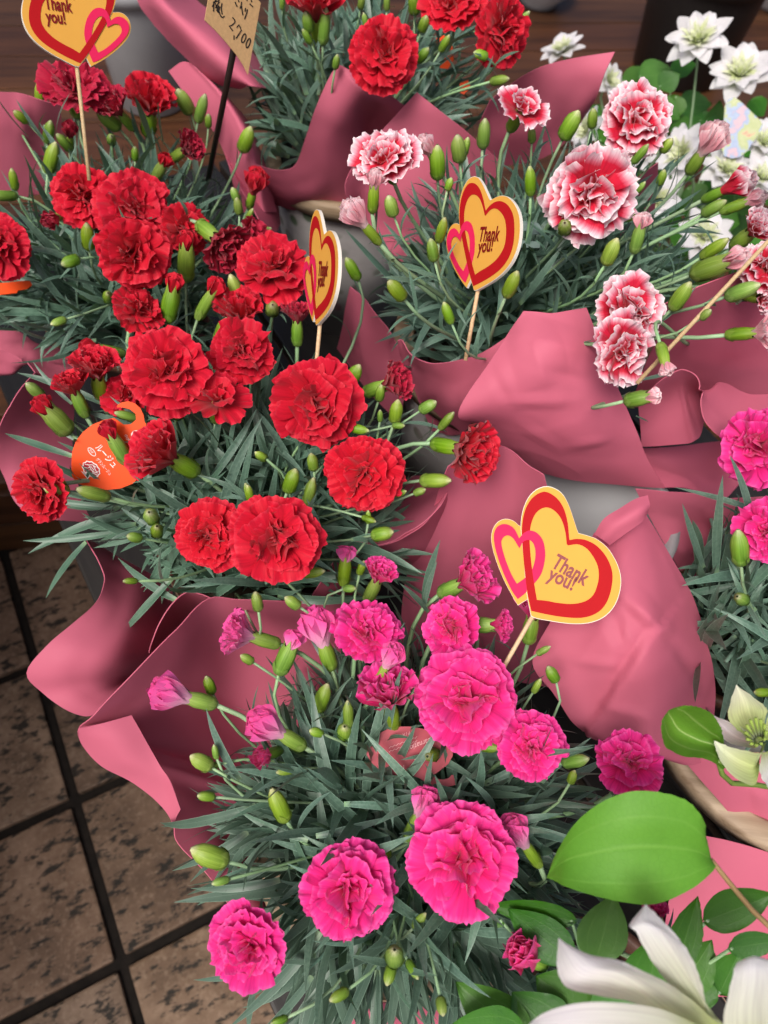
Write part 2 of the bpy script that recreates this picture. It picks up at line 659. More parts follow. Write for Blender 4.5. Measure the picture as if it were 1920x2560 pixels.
DECK_Z = 0.18
deck = bpy.data.objects.new('wooden_deck', None)
COL.objects.link(deck)
deck['kind'] = 'structure'
deck['label'] = 'dark brown plank deck behind the flower bench'
D0 = W(0, 1377, 0)
d1 = W(156, 1364, 0) - D0
dang = math.radians(15.0)
DE1 = Vector((math.cos(dang), math.sin(dang), 0))
DE2 = Vector((-DE1.y, DE1.x, 0))
for k in range(16):
    w = 0.135
    me = bevelled_box('plank', 7.0, w - 0.004, 0.03, 'deck_wood', 0.003, 2)
    o = link('plank', me, deck)
    c = D0 + DE2 * ((k + 0.5) * w + 0.01) + DE1 * (1.2 + random.uniform(-.3, .3))
    o.location = (c.x, c.y, DECK_Z - 0.015)
    o.rotation_euler = (0, 0, dang)
for k in range(2):
    me = bevelled_box('fascia_board', 7.0, 0.022, 0.08, 'deck_wood', 0.002, 2)
    o = link('fascia_board', me, deck)
    c = D0 + DE1 * 1.2 + DE2 * 0.011
    o.location = (c.x, c.y, 0.04 + k * 0.083)
    o.rotation_euler = (0, 0, dang)

# unseen plank wall, added only to shade the left of the floor
wall = thing('added_shade_wall', 'unseen plank wall added to shade the left of the tiled floor', 'wall', (-0.69, 0.56, 0))
for k in range(11):
    me = bevelled_box('plank', 0.025, 0.146, 1.35, 'deck_wood', 0.003, 2)
    o = link('plank', me, wall)
    o.location = (random.uniform(-.002, .002) - .0125, -0.0735 - k * 0.15, 0.676)

BENCH_Z = 0.50
# left edge of the bench from two points where it shows
b0, b1 = W(535, 2200, BENCH_Z), W(692, 2560, BENCH_Z)
be = (b0 - b1).normalized()
bn = Vector((be.y, -be.x, 0))                          # to the right
bench = thing('display_bench', 'black slatted bench carrying the wrapped flower pots', 'bench', (b1.x, b1.y, 0))
bang = math.atan2(be.y, be.x)
for k in range(9):
    me = bevelled_box('slat', 1.25, 0.072, 0.02, 'bench_wood', 0.003, 2)
    o = link('slat', me, bench)
    c = be * 0.36 + bn * (0.037 + k * 0.079)
    o.location = (c.x, c.y, BENCH_Z - 0.01)
    o.rotation_euler = (0, 0, bang)
for a_, b_ in ((-.2, .03), (.92, .03), (-.2, .66), (.92, .66)):
    me = bevelled_box('leg', 0.045, 0.045, BENCH_Z - 0.022, 'bench_wood', 0.003, 2)
    o = link('leg', me, bench)
    c = be * a_ + bn * b_
    o.location = (c.x, c.y, (BENCH_Z - 0.02) / 2 - 0.001)
    o.rotation_euler = (0, 0, bang)
for a_ in (-.2, .92):
    me = bevelled_box('rail', 0.03, 0.60, 0.03, 'bench_wood', 0.003, 2)
    o = link('rail', me, bench)
    c = be * a_ + bn * 0.345
    o.location = (c.x, c.y, BENCH_Z - 0.0362)
    o.rotation_euler = (0, 0, bang)

# ------------------------------------------------------------------ plants: where they stand
#           centre of crown (px, py, z)   flower level, crown radius, lean
PL = {
    'M': dict(c=(1015, 2040, .70), fz=.765, R=.104, rim=.645, colour='petal_magenta', H=.10),
    'R': dict(c=(605, 1245, .73), fz=.80, R=.120, rim=.66, colour='petal_red', H=.10),
    'L': dict(c=(300, 620, .74), fz=.80, R=.135, rim=.66, colour='petal_red', H=.11),
    'B': dict(c=(890, 200, .78), fz=.87, R=.15, rim=.70, colour='petal_red', H=.12),
    'W': dict(c=(1300, 690, .78), fz=.885, R=.115, rim=.70, colour='petal_bicolour', H=.13),
    'N': dict(c=(1960, 1480, .73), fz=.80, R=.125, rim=.66, colour='petal_magenta', H=.10),
}
LABEL = {
    'M': 'magenta carnation plant with many pale pink opening buds, rose plant tag among its leaves',
    'R': 'scarlet carnation plant beside the orange round plant tag with large open blooms',
    'L': 'red carnation plant under the heart pick with the small heart on its right',
    'B': 'red carnation plant standing behind the kraft price card',
    'W': 'white-edged red carnation plant with tall stems and many green buds',
    'N': 'magenta carnation plant next to the curled green clematis sepal',
}
for k, p in PL.items():
    cc = W(*p['c'])
    p['xy'] = Vector((cc.x, cc.y, 0))
    p['obj'] = thing('carnation_plant', LABEL[k], 'carnation', (cc.x, cc.y, 0), 'potted carnations on the bench')
    p['soil'] = Vector((cc.x, cc.y, p['rim'] - 0.012))


def to_local(parent, p):
    return Vector(p) - parent.location


# pots, soil, tubs
TUBLAB = {
    'M': 'grey tub with thin wooden rim under the magenta carnations by the tiles',
    'R': 'grey tub under the scarlet carnations with the orange tag',
    'L': 'grey tub holding the red carnations by the deck edge',
    'B': 'grey tub with sprig decal and wooden rim under the back red carnations',
    'W': 'grey tub hidden in paper under the white-edged carnations',
    'N': 'grey tub with weathered wooden rim beside the white clematis',
}
for k, p in PL.items():
    r = p['rim']
    h = r - BENCH_Z
    v, f, uv = lathe_data([(.001, .004), (.046, .004), (.062, h - .012), (.066, h - .012), (.066, h), (.060, h), (.058, h - .010)], 28)
    o = mesh_obj('pot', v, f, 'pot_plastic', p['obj'])
    o.location = (0, 0, BENCH_Z + 0.002)
    v = [(0, 0, r - .016)] + [(.0595 * math.cos(a), .0595 * math.sin(a), r - .016 + random.uniform(-.003, .003)) for a in np.linspace(0, 2 * math.pi, 24, endpoint=False)]
    f = [(0, 1 + i, 1 + (i + 1) % 24) for i in range(24)]
    mesh_obj('soil', v, f, 'soil', p['obj'])
    if k in 'RL':
        continue
    tx_, ty_, tr = (.345, .235, .118) if k == 'N' else (p['xy'].x, p['xy'].y, .092)
    h = .125 if k == 'N' else h
    th = thing('planter_tub', TUBLAB[k], 'planter', (tx_, ty_, BENCH_Z), 'grey tubs around the flower pots')
    v, f, uv = lathe_data([(.001, .001), (.072, .001), (tr - .004, h - .012), (tr - .009, h - .012), (.068, .006), (.001, .006)], 40)
    mesh_obj('tub_wall', v, f, 'tub_grey', th)
    v, f, uv = lathe_data([(tr - .013, h - .012), (tr - .014, h + .002), (tr - .011, h + .004), (tr + .003, h + .004), (tr + .005, h + .001), (tr + .005, h - .013), (tr - .013, h - .012)], 40)
    mesh_obj('rim', v, f, 'rim_wood', th)


# ------------------------------------------------------------------ carnation parts


def petal_grid(L, Wd, e0, e1, rnd, ns, nt_, ruffle, fold, az, r0=0.03, z0=0.0, cup=0.10, serr=0.035, crumple=0.0, frill=0.055, shift=0.0):
    s = np.linspace(-1, 1, ns)
    t = np.linspace(0, 1, nt_)
    e = e0 + (e1 - e0) * t
    dt = 1.0 / (nt_ - 1)
    cx = np.concatenate([[0], np.cumsum(np.cos((e[1:] + e[:-1]) / 2)) * dt]) * L
    cz = np.concatenate([[0], np.cumsum(np.sin((e[1:] + e[:-1]) / 2)) * dt]) * L
    w = Wd * (0.13 + 0.87 * np.sin(t * math.pi / 2) ** 1.15)
    S, T = np.meshgrid(s, t)
    k1, k2 = rnd.uniform(2.2, 4.2), rnd.uniform(5.0, 9.0)
    p1, p2, p3 = rnd.uniform(0, 6.28, 3)
    rad = cx[:, None] - 0.20 * L * S ** 2 * T ** 2 * np.cos(e)[:, None]
    zz = cz[:, None] - 0.20 * L * S ** 2 * T ** 2 * np.sin(e)[:, None]
    ser = rnd.uniform(-1, 1, ns) * serr * L
    rad[-1] += ser * np.cos(e[-1])
    zz[-1] += ser * np.sin(e[-1])
    lat = w[:, None] * S
    off = ruffle * L * T ** 1.4 * (0.65 * np.sin(S * k1 + p1) + 0.35 * np.sin(S * k2 + p2)) + fold * w[:, None] * (np.abs(S) - 0.5) * T \
        + cup * w[:, None] * S ** 2 + ruffle * 0.5 * L * np.sin(T * 5 + p3) * T * (1 - T)
    kf, pf, kg = rnd.uniform(9, 14), rnd.uniform(0, 6.28), rnd.uniform(16, 22)
    fr = np.clip((T - .5) / .5, 0, 1) ** 1.4
    off = off + frill * L * fr * (np.sin(S * kf + pf) + .45 * np.sin(S * kg + pf * 2))
    x = rad - np.sin(e)[:, None] * off + r0
    z = zz + np.cos(e)[:, None] * off + z0
    y = lat + ruffle * 0.25 * L * T * np.sin(S * k2 + p3)
    if crumple:
        ph = rnd.uniform(0, 6.28, 6)
        x = x + crumple * np.sin(7 * z + ph[0]) * np.sin(6 * y + ph[1]) * T
        y = y + crumple * np.sin(7 * x + ph[2]) * np.sin(6 * z + ph[3]) * T
        z = z + crumple * np.sin(7 * y + ph[4]) * np.sin(6 * x + ph[5]) * T
    ca, sa = math.cos(az), math.sin(az)
    V = np.stack([x * ca - y * sa, x * sa + y * ca, z], -1).reshape(-1, 3)
    if shift:
        V[:, :2] += rnd.uniform(-shift, shift, 2)
    UV = np.stack([(S + 1) / 2, T], -1).reshape(-1, 2)
    return V, UV, grid_faces(nt_, ns)


def join_grids(parts):
    V, UV, F = [], [], []
    o = 0
    for v, uv, f in parts:
        V.append(v)
        UV.append(uv)
        F += [tuple(i + o for i in q) for q in f]
        o += len(v)
    return np.concatenate(V), np.concatenate(UV), F


FLOWER_CACHE = {}


def flower_meshes(kind, variant, mat):
    key = (kind, variant, mat)
    if key in FLOWER_CACHE:
        return FLOWER_CACHE[key]
    rnd = np.random.default_rng(100 + variant * 17 + {'full': 0, 'half': 1000, 'cup': 2000, 'open': 3000}[kind])
    D = math.radians
    bi = 'bicolour' in mat
    sr = 0.05 if bi else 0.028
    outer, inner = [], []
    if kind == 'full':
        n = int(rnd.integers(5, 8))
        a0 = rnd.uniform(0, 6.28)
        for i in range(n):
            outer.append(petal_grid(rnd.uniform(.86, 1.08), rnd.uniform(.54, .66) * (6 / n) ** .7, D(rnd.uniform(12, 30)), D(rnd.uniform(-22, 8)), rnd, 21, 9, .065, rnd.uniform(-.1, .12),
                                    a0 + 6.283 * i / n + rnd.uniform(-.15, .15), .04, -.02 + .012 * (i % 2), .05, sr, .012))
        for L, Wd, e0, e1, m_, z0, ru, fo, cr in ((.92, .58, 40, 0, 5, .02, .09, .3, .03), (.80, .58, 58, 10, 5, .05, .13, .6, .05), (.68, .54, 68, 26, 5, .07, .17, .9, .07),
                                              (.58, .46, 78, 46, 5, .08, .19, 1.1, .08), (.48, .36, 88, 70, 4, .09, .20, 1.1, .08)):
            a0 = rnd.uniform(0, 6.28)
            for i in range(m_):
                inner.append(petal_grid(L * rnd.uniform(.76, 1.14), Wd * rnd.uniform(.75, 1.2), D(e0 + rnd.uniform(-14, 14)), D(e1 + rnd.uniform(-26, 26)), rnd, 19, 9, ru, fo * rnd.uniform(-1, 1),
                                        a0 + 6.283 * i / m_ + rnd.uniform(-.55, .55), .03, z0 + rnd.uniform(-.03, .05), .08, sr, cr, .06, .11))
    elif kind == 'open':       # loose, few petals
        n = 5
        a0 = rnd.uniform(0, 6.28)
        for i in range(n):
            outer.append(petal_grid(rnd.uniform(.85, 1.05), .50, D(rnd.uniform(20, 40)), D(rnd.uniform(-18, 10)), rnd, 19, 9, .07, rnd.uniform(-.2, .2), a0 + 6.283 * i / n, .03, 0, .08, sr * 1.3, .015))
        for L, m_, e0, e1 in ((.72, 5, 62, 28), (.5, 4, 80, 60)):
            for i in range(m_):
                inner.append(petal_grid(L * rnd.uniform(.85, 1.1), .36, D(e0 + rnd.uniform(-8, 8)), D(e1 + rnd.uniform(-14, 14)), rnd, 11, 7, .10, rnd.uniform(-.6, .6),
                                        6.283 * i / m_ + rnd.uniform(-.3, .3), .03, .04, .1, sr, .03))
    elif kind == 'half':       # half-open brush
        n = 6
        for i in range(n):
            outer.append(petal_grid(rnd.uniform(.95, 1.1), .52, D(rnd.uniform(58, 70)), D(rnd.uniform(26, 48)), rnd, 19, 9, .06, rnd.uniform(-.2, .3), 6.283 * i / n + rnd.uniform(-.1, .1), .05, 0, .16, sr, .015))
        for L, m_, e0, e1 in ((.98, 6, 76, 56), (.92, 5, 86, 74)):
            for i in range(m_):
                inner.append(petal_grid(L * rnd.uniform(.9, 1.1), .40, D(e0), D(e1 + rnd.uniform(-12, 12)), rnd, 17, 8, .10, rnd.uniform(-.6, .6), 6.283 * i / m_ + rnd.uniform(-.3, .3), .03, .03, .12, sr, .035))
    else:                      # cup: petals still wrapped
        n = 5
        for i in range(n):
            outer.append(petal_grid(rnd.uniform(1.0, 1.12), .50, D(rnd.uniform(72, 80)), D(rnd.uniform(92, 106)), rnd, 13, 9, .03, .1, 6.283 * i / n + rnd.uniform(-.12, .12), .14, 0, .42, sr, .01, .012))
        for L, m_ in ((1.08, 4), (1.0, 3)):
            for i in range(m_):
                inner.append(petal_grid(L, .36, D(80), D(96 + rnd.uniform(-8, 8)), rnd, 9, 7, .06, rnd.uniform(-.5, .5), 6.283 * i / m_ + rnd.uniform(-.3, .3), .07, .02, .3, sr, .02, .02))
    V, UV, F = join_grids(inner)
    me = make_mesh('flower', V, F, mat, UV)
    pm = []
    for v, uv, f in outer:
        pm.append(make_mesh('petal', v, f, mat, uv))
    FLOWER_CACHE[key] = (me, pm)
    return FLOWER_CACHE[key]


def bud_mesh(variant, opened):
    """calyx tube along +Z, length 1: scales at the base, five teeth at the tip"""
    rnd = np.random.default_rng(500 + variant)
    seg = 15
    fat = (0.17, 0.20, 0.235)[variant % 3]
    prof = [(.05, 0), (.10, .01), (.80 * fat, .08), (.92 * fat, .18), (.97 * fat, .30), (fat, .45), (.97 * fat, .60), (.82 * fat, .76)]
    prof += [(.80 * fat, .90)] if opened else [(.48 * fat, .90), (.03, 1.0)]
    V, UV, F = [], [], []
    n = len(prof)
    for i, (r, z) in enumerate(prof):
        for k in range(seg):
            a = 2 * math.pi * k / seg
            tooth = math.cos(5 * a)
            rr = r * (1 + .05 * tooth * (z > .5) + .02 * math.sin(3 * a + variant))
            zz = z
            if opened and i == n - 1:
                zz = .84 + .14 * tooth
                rr = r * (1.0 + .10 * tooth)
            elif opened and i == n - 2:
                zz = .74
            V.append((rr * math.cos(a), rr * math.sin(a), zz))
            UV.append((k / seg, z))
    F = grid_faces(n, seg, wrap=True)
    # overlapping scales at the base
    for q in range(4):
        a0 = q * math.pi / 2 + .3
        off = len(V)
        top = .34 if q % 2 else .28
        for i in range(4):
            t = i / 3
            for j in (-1, 0, 1):
                a = a0 + j * .72 * (1 - t ** 1.6)
                zz = .015 + top * t
                r = 1.07 * np.interp(zz, [p[1] for p in prof], [p[0] for p in prof]) + .008
                if i == 3:
                    r += .02
                V.append((r * math.cos(a), r * math.sin(a), zz))
                UV.append((.5 + j * .08, .12 + .08 * t))
        F += grid_faces(4, 3, off)
    return make_mesh('bud', V, F, 'bud_green', UV)


BUDS = {(v, o): bud_mesh(v, o) for v in range(3) for o in (False, True)}


def leaf_mesh(variant):
    rnd = np.random.default_rng(900 + variant)
    nseg = 9
    bend = [.15, .35, .6, .9, 1.25, .05, .45, .75, 1.05, 1.6][variant % 10]
    side = rnd.uniform(-.25, .25)
    V, UV = [], []
    x = z = y = 0.0
    for i in range(nseg + 1):
        t = i / nseg
        w = .030 * (0.75 + .7 * math.sin(min(1, t * 1.6) * math.pi / 2) - .0) * (1 - t ** 3.2) + .0008
        ang = .25 - bend * t * 1.15
        ay = side * t
        cz = math.cos(ang)
        ch = .30 * w * (1 - .5 * t)
        tw = rnd.uniform(-.5, .5) * 0 + (variant % 3 - 1) * .5 * t
        for j in (-1, -.5, 0, .5, 1):
            lift = ch * abs(j) - ch * .5
            V.append((x - math.sin(ang) * lift, y + j * w * math.cos(tw), z + cz * lift + j * w * math.sin(tw)))
            UV.append(((j + 1) / 2, t))
        x += math.cos(ang) * math.cos(ay) / nseg
        y += math.sin(ay) / nseg
        z += math.sin(ang) / nseg
    return np.array(V), np.array(UV), grid_faces(nseg + 1, 5)


LEAF_D = [leaf_mesh(v) for v in range(10)]
LEAF_M = [make_mesh('leaf', v, f, 'leaf_carnation', uv) for v, uv, f in LEAF_D]

# ------------------------------------------------------------------ flowers, as read from the photograph
# plant, px, py, width in px, kind, facing angle in the picture (0 right, 90 up), tilt away from the lens, dz, mat override
FL = [
    ('R', 416, 929, 212, 'full', 90, 14, 0.012), ('R', 601, 878, 158, 'full', 60, 25, 0.0), ('R', 544, 1001, 168, 'open', 85, 45, 0.0),
    ('R', 178, 962, 100, 'half', 115, 70, 0.0), ('R', 240, 918, 128, 'half', 100, 55, 0.0), ('R', 318, 990, 125, 'full', 120, 45, -.02),
    ('R', 398, 1128, 172, 'half', 150, 60, 0.0), ('R', 108, 1228, 158, 'full', 200, 48, -.015), ('R', 345, 780, 128, 'full', 60, 45, -.012),
    ('R', 527, 1338, 172, 'full', 180, 15, 0.0), ('R', 693, 1347, 225, 'full', 270, 8, 0.014), ('R', 788, 1009, 220, 'full', 270, 8, 0.01),
    ('R', 908, 1187, 192, 'full', 290, 14, 0.0), ('R', 1175, 1128, 168, 'half', -12, 52, 0.012), ('R', 985, 955, 112, 'half', 20, 65, -.01, 'petal_crimson'),
    ('R', 682, 676, 184, 'full', 90, 42, 0.0), ('R', 597, 775, 135, 'half', 90, 50, -.02), ('R', 743, 785, 88, 'half', 90, 75, -.01, 'petal_crimson'),
    ('L', 207, 489, 146, 'full', 180, 18, 0.0), ('L', 333, 523, 180, 'full', 90, 20, 0.0), ('L', 333, 633, 176, 'full', 280, 15, 0.02),
    ('L', 460, 574, 125, 'full', 30, 25, -.01), ('L', 560, 612, 140, 'half', -40, 50, 0.0, 'petal_crimson'), ('L', 628, 590, 95, 'half', 20, 55, -.01, 'petal_crimson'),
    ('L', 188, 228, 170, 'full', 95, 50, 0.01, 'petal_crimson'), ('L', 285, 265, 100, 'half', 130, 60, 0.0, 'petal_crimson'), ('L', 377, 252, 138, 'half', 85, 52, 0.0),
    ('L', 473, 367, 88, 'half', 35, 50, 0.0, 'petal_crimson'), ('L', 0, 616, 150, 'full', 180, 15, -.01), ('L', 175, 325, 42, 'cup', 90, 45, -.01, 'petal_crimson'),
    ('L', 127, 549, 48, 'cup', 200, 35, -.01, 'petal_crimson'), ('L', 640, 452, 64, 'cup', 75, 50, 0.0),
    ('B', 959, 135, 170, 'full', 60, 18, 0.0), ('B', 1250, 76, 158, 'full', 0, 45, 0.0), ('B', 1131, 15, 160, 'full', 95, 40, 0.0), ('B', 790, 8, 150, 'half', 90, 60, 0.0),
    ('W', 1473, 481, 226, 'full', 300, 16, 0.005), ('W', 1590, 308, 180, 'full', 40, 35, 0.0), ('W', 1303, 275, 145, 'open', 60, 55, 0.0), ('W', 965, 402, 170, 'full', 110, 45, 0.0),
    ('W', 1568, 781, 190, 'full', 20, 40, -.03), ('W', 1550, 872, 180, 'full', -10, 45, -.035), ('W', 1893, 568, 95, 'half', 40, 55, 0.0), ('W', 1912, 672, 140, 'full', 60, 45, -.01),
    ('W', 1915, 748, 80, 'half', -20, 50, -.02), ('W', 1908, 830, 92, 'half', 5, 75, -.03, 'petal_bicolour_back'),
    ('W', 1781, 346, 82, 'cup', 55, 62, 0.0, 'petal_bicolour_back'), ('W', 1850, 457, 76, 'cup', 25, 62, 0.0), ('W', 1890, 497, 48, 'cup', 20, 75, 0.0, 'petal_bicolour_back'),
    ('W', 885, 532, 74, 'cup', 130, 65, 0.0, 'petal_bicolour_back'), ('W', 938, 447, 46, 'cup', 85, 65, 0.0, 'petal_bicolour_back'), ('W', 1064, 363, 52, 'cup', 120, 60, 0.0, 'petal_bicolour_back'),
    ('M', 1170, 1748, 250, 'full', 120, 16, 0.012), ('M', 968, 1731, 170, 'half', 100, 48, 0.0), ('M', 916, 1583, 172, 'full', 60, 30, 0.0),
    ('M', 1132, 1571, 158, 'full', 170, 35, 0.0), ('M', 1180, 1448, 146, 'half', 25, 58, 0.0), ('M', 950, 1434, 98, 'half', 65, 60, -.01),
    ('M', 1250, 1562, 84, 'half', 0, 72, 0.0), ('M', 1325, 1866, 172, 'full', 20, 18, 0.0), ('M', 1570, 1908, 168, 'full', 70, 38, 0.0),
    ('M', 602, 1585, 128, 'half', 165, 72, 0.0, 'petal_pale'), ('M', 794, 1565, 98, 'cup', 108, 66, 0.0, 'petal_pale'), ('M', 980, 1640, 66, 'cup', 60, 60, .012, 'petal_pale'),
    ('M', 664, 1812, 96, 'cup', 150, 62, 0.0, 'petal_pale'), ('M', 655, 1892, 60, 'cup', 200, 28, -.01), ('M', 422, 1731, 98, 'cup', 165, 70, 0.0, 'petal_pale'),
    ('M', 870, 2227, 226, 'full', 320, 14, 0.005), ('M', 1157, 2147, 258, 'full', 270, 8, 0.01), ('M', 622, 2360, 198, 'full', 235, 26, -.01),
    ('M', 1062, 2005, 80, 'cup', 65, 55, 0.0, 'petal_pale'), ('M', 1290, 2080, 84, 'cup', 125, 50, 0.0, 'petal_pale'), ('M', 1309, 2383, 100, 'cup', 150, 24, -.01),
    ('M', 1640, 2278, 70, 'half', 90, 50, -.03), ('M', 1335, 1520, 110, 'half', 80, 72, -.012),
    ('N', 1897, 1118, 196, 'full', 180, 30, 0.0), ('N', 1925, 1330, 170, 'full', 180, 25, 0.0),
]
# buds per crop: plant, x, y, length, angle, tip colour shown
S_ = 700.0 / 1659.0
BU = []


def crop(ox, oy, items):
    for it in items:
        pl, x, y, L, a = it[:5]
        BU.append((pl, ox + x * S_, oy + y * S_, L * S_, a, len(it) > 5))


crop(0, 0, [('L', 235, 565, 150, 95), ('L', 290, 780, 130, 80), ('L', 305, 935, 190, 75), ('L', 80, 1060, 120, 100), ('L', 375, 840, 110, 130), ('L', 640, 705, 160, 140),
            ('L', 660, 825, 0, 90), ('L', 800, 910, 80, 90), ('L', 1090, 600, 150, 120), ('L', 1195, 640, 160, 75), ('L', 1235, 715, 75, 90), ('L', 1460, 825, 155, 70),
            ('L', 945, 1010, 150, 60, 1), ('L', 520, 1400, 155, 95), ('L', 415, 1550, 110, 200), ('L', 20, 1160, 150, 180), ('L', 1410, 1220, 100, 100),
            ('L', 1390, 1150, 80, 110), ('L', 1480, 1270, 80, 60), ('R', 1575, 1370, 80, 30), ('R', 1105, 1545, 270, 88, 1), ('L', 30, 620, 120, 120), ('L', 120, 690, 90, 140)])
crop(0, 600, [('R', 1010, 370, 250, 80, 1), ('R', 1225, 370, 230, 60, 1), ('R', 1395, 290, 180, 110), ('R', 1320, 535, 160, 70), ('L', 640, 335, 0, 90), ('L', 345, 485, 95, 200),
              ('R', 1615, 405, 0, 90), ('R', 630, 655, 215, 170, 1), ('R', 205, 890, 130, 140), ('R', 330, 1060, 235, 135, 1), ('R', 745, 1040, 135, 165), ('R', 700, 1225, 235, 120, 1),
              ('R', 335, 1480, 145, 170), ('R', 550, 1500, 195, 165), ('R', 1050, 1020, 0, 60), ('R', 1545, 1280, 80, 150), ('R', 1475, 1500, 105, 100)])
crop(600, 600, [('R', 665, 170, 150, 120), ('W', 925, 295, 145, 130), ('W', 1230, 430, 135, 110), ('W', 1610, 260, 165, 65), ('R', 675, 800, 145, 60), ('R', 700, 1120, 135, -10),
                ('R', 830, 905, 100, 80), ('R', 925, 1015, 145, 80), ('R', 830, 1040, 70, 90), ('R', 940, 1100, 75, 0), ('R', 1115, 985, 115, 30), ('R', 1225, 1070, 135, 50),
                ('R', 1160, 1425, 185, 0), ('R', 305, 1425, 155, 70), ('R', 415, 1490, 175, 75), ('R', 120, 1275, 75, 150), ('R', 430, 1315, 110, 100), ('R', 50, 1490, 110, 110),
                ('R', 950, 1500, 65, 20), ('R', 1065, 1490, 65, 20), ('R', 760, 1640, 80, 90)])
crop(600, 0, [('B', 500, 155, 195, 85), ('B', 400, 130, 110, 100), ('B', 395, 215, 90, 120), ('B', 570, 365, 80, 80), ('B', 1090, 140, 90, 70), ('B', 1215, 255, 100, 60),
              ('B', 1085, 325, 100, 50), ('B', 1425, 325, 90, 160), ('B', 740, 120, 80, 100), ('B', 1540, 475, 115, 10), ('B', 1030, 15, 130, 95), ('B', 870, 10, 90, 90),
              ('W', 1445, 790, 165, 85), ('W', 1295, 880, 155, 95), ('W', 1337, 870, 110, 75), ('W', 1170, 960, 190, 90), ('W', 895, 1220, 125, 105), ('W', 1195, 1360, 145, 75),
              ('W', 1140, 1480, 135, 100), ('W', 1240, 1090, 60, 70), ('B', 250, 10, 80, 90), ('B', 720, 10, 80, 80)])
crop(1220, 0, [('W', 490, 740, 175, 60), ('W', 250, 1070, 165, 92), ('W', 455, 1345, 0, 90), ('W', 730, 1490, 165, 65), ('W', 890, 1400, 190, 75, 1), ('W', 620, 700, 110, 85),
               ('W', 760, 740, 130, 60), ('W', 905, 910, 130, 50), ('W', 260, 800, 85, 90), ('W', 1060, 860, 90, 50), ('W', 1345, 1470, 175, 35), ('W', 1340, 1230, 150, 30),
               ('W', 1340, 1580, 280, 20, 1), ('W', 905, 1110, 80, 50), ('W', 1030, 1050, 90, 70), ('W', 850, 1285, 60, 20), ('B', 210, 110, 100, 50)])
crop(1220, 600, [('W', 1145, 330, 185, 55), ('W', 895, 940, 175, 10, 1), ('W', 1040, 690, 165, -75, 1), ('W', 1510, 300, 200, 20), ('W', 1290, 440, 80, 40)])
crop(600, 1250, [('M', 620, 410, 195, 85, 1), ('M', 720, 400, 90, 70), ('R', 845, 200, 135, 10), ('R', 765, 115, 90, -20), ('R', 100, 600, 120, 100), ('R', 310, 605, 110, 145),
                 ('R', 440, 430, 130, 10), ('M', 275, 925, 230, 65, 1), ('M', 40, 940, 90, 150), ('M', 640, 1265, 155, 92), ('M', 620, 1370, 0, 90), ('M', 450, 1375, 85, 165),
                 ('M', 270, 1605, 115, 190), ('M', 490, 1170, 175, 70), ('M', 1060, 1070, 75, 60), ('M', 1135, 1510, 0, 200), ('M', 1470, 1460, 135, -10), ('M', 650, 525, 70, 0)])
crop(0, 1250, [('R', 930, 180, 0, 90), ('R', 895, 95, 0, 120), ('R', 795, 220, 90, 170), ('R', 770, 480, 75, 180), ('M', 1240, 1095, 115, 110), ('M', 1190, 1550, 150, 150),
               ('M', 1275, 1490, 85, 100), ('M', 1255, 1580, 65, 200)])
crop(1220, 1250, [('M', 380, 1030, 105, 120), ('M', 290, 1100, 95, 60), ('M', 520, 1545, 160, 10), ('M', 500, 1640, 85, 70), ('N', 1500, 585, 0, 150), ('N', 1490, 280, 215, 95),
                  ('N', 1620, 1140, 70, 180), ('M', 330, 890, 95, 30)])
crop(0, 1860, [('M', 1220, 310, 105, 175), ('M', 1240, 660, 240, 160), ('M', 1305, 815, 105, 195)])
crop(600, 1860, [('M', 230, 360, 210, 115), ('M', 850, 655, 50, 200), ('M', 1065, 1045, 110, 50), ('M', 915, 1255, 0, 90), ('M', 885, 1370, 115, -105), ('M', 1025, 1340, 115, -60),
                 ('M', 585, 1490, 125, 210), ('M', 1195, 1555, 95, -80), ('M', 230, 1640, 90, 200)])


def face_axis(P, ang, tilt):
    n = (CAMP - P).normalized()
    a, t = math.radians(ang), math.radians(tilt)
    im = CR * math.cos(a) + CU * math.sin(a)
    im = (im - n * im.dot(n)).normalized()
    return (n * math.cos(t) + im * math.sin(t)).normalized()


LEAVES = {k: [] for k in PL}      # (matrix, variant) in world space


def leaf_at(pl, P, d, up, L, var=None):
    d = d.normalized()
    z = up - d * up.dot(d)
    if z.length < 1e-3:
        z = Vector((0, 0, 1)) - d * d.z
    m = frame_matrix(P, d, z.normalized())
    LEAVES[pl].append((m @ Matrix.Diagonal((L, L * random.uniform(.85, 1.2) * (0.075 / max(L, .05)) ** .35, L, 1)), random.randrange(10) if var is None else var))


def stem_to(pl, end, axis, r=.0016, leafy=True, foot=None):
    p = PL[pl]
    o = p['obj']
    a = random.uniform(0, 6.28)
    base = p['soil'] + Vector((math.cos(a), math.sin(a), 0)) * random.uniform(0, .035)
    hd = end - base
    base = base + Vector((hd.x, hd.y, 0)) * .18 * min(1, .25 / max(.05, Vector((hd.x, hd.y)).length))
    if foot is not None:
        base, hd, leafy = foot, end - foot, False
    ln = (end - base).length
    c1 = base + Vector((hd.x * .12, hd.y * .12, ln * .45)) if foot is None else base + hd * .3
    c2 = end - axis * min(.05, ln * .35) - Vector((0, 0, .006))
    pts = bez(base, c1, c2, end, 10)
    tube('stem', [q - o.location for q in pts], [r * (1.2 - .3 * i / 9) for i in range(10)], 'stem_carnation', o, 6)
    if leafy:
        for ti in (4, 6, 8):
            P = pts[ti]
            tn = (pts[ti + 1] - pts[ti - 1]).normalized()
            side = tn.cross(Vector((random.uniform(-1, 1), random.uniform(-1, 1), random.uniform(-.4, .6)))).normalized()
            Lf = random.uniform(.028, .055) * (1.25 - .07 * ti)
            for sg in (1, -1):
                al = random.uniform(.45, .9)
                leaf_at(pl, P, tn * math.cos(al) + side * (sg * math.sin(al)), tn, Lf)


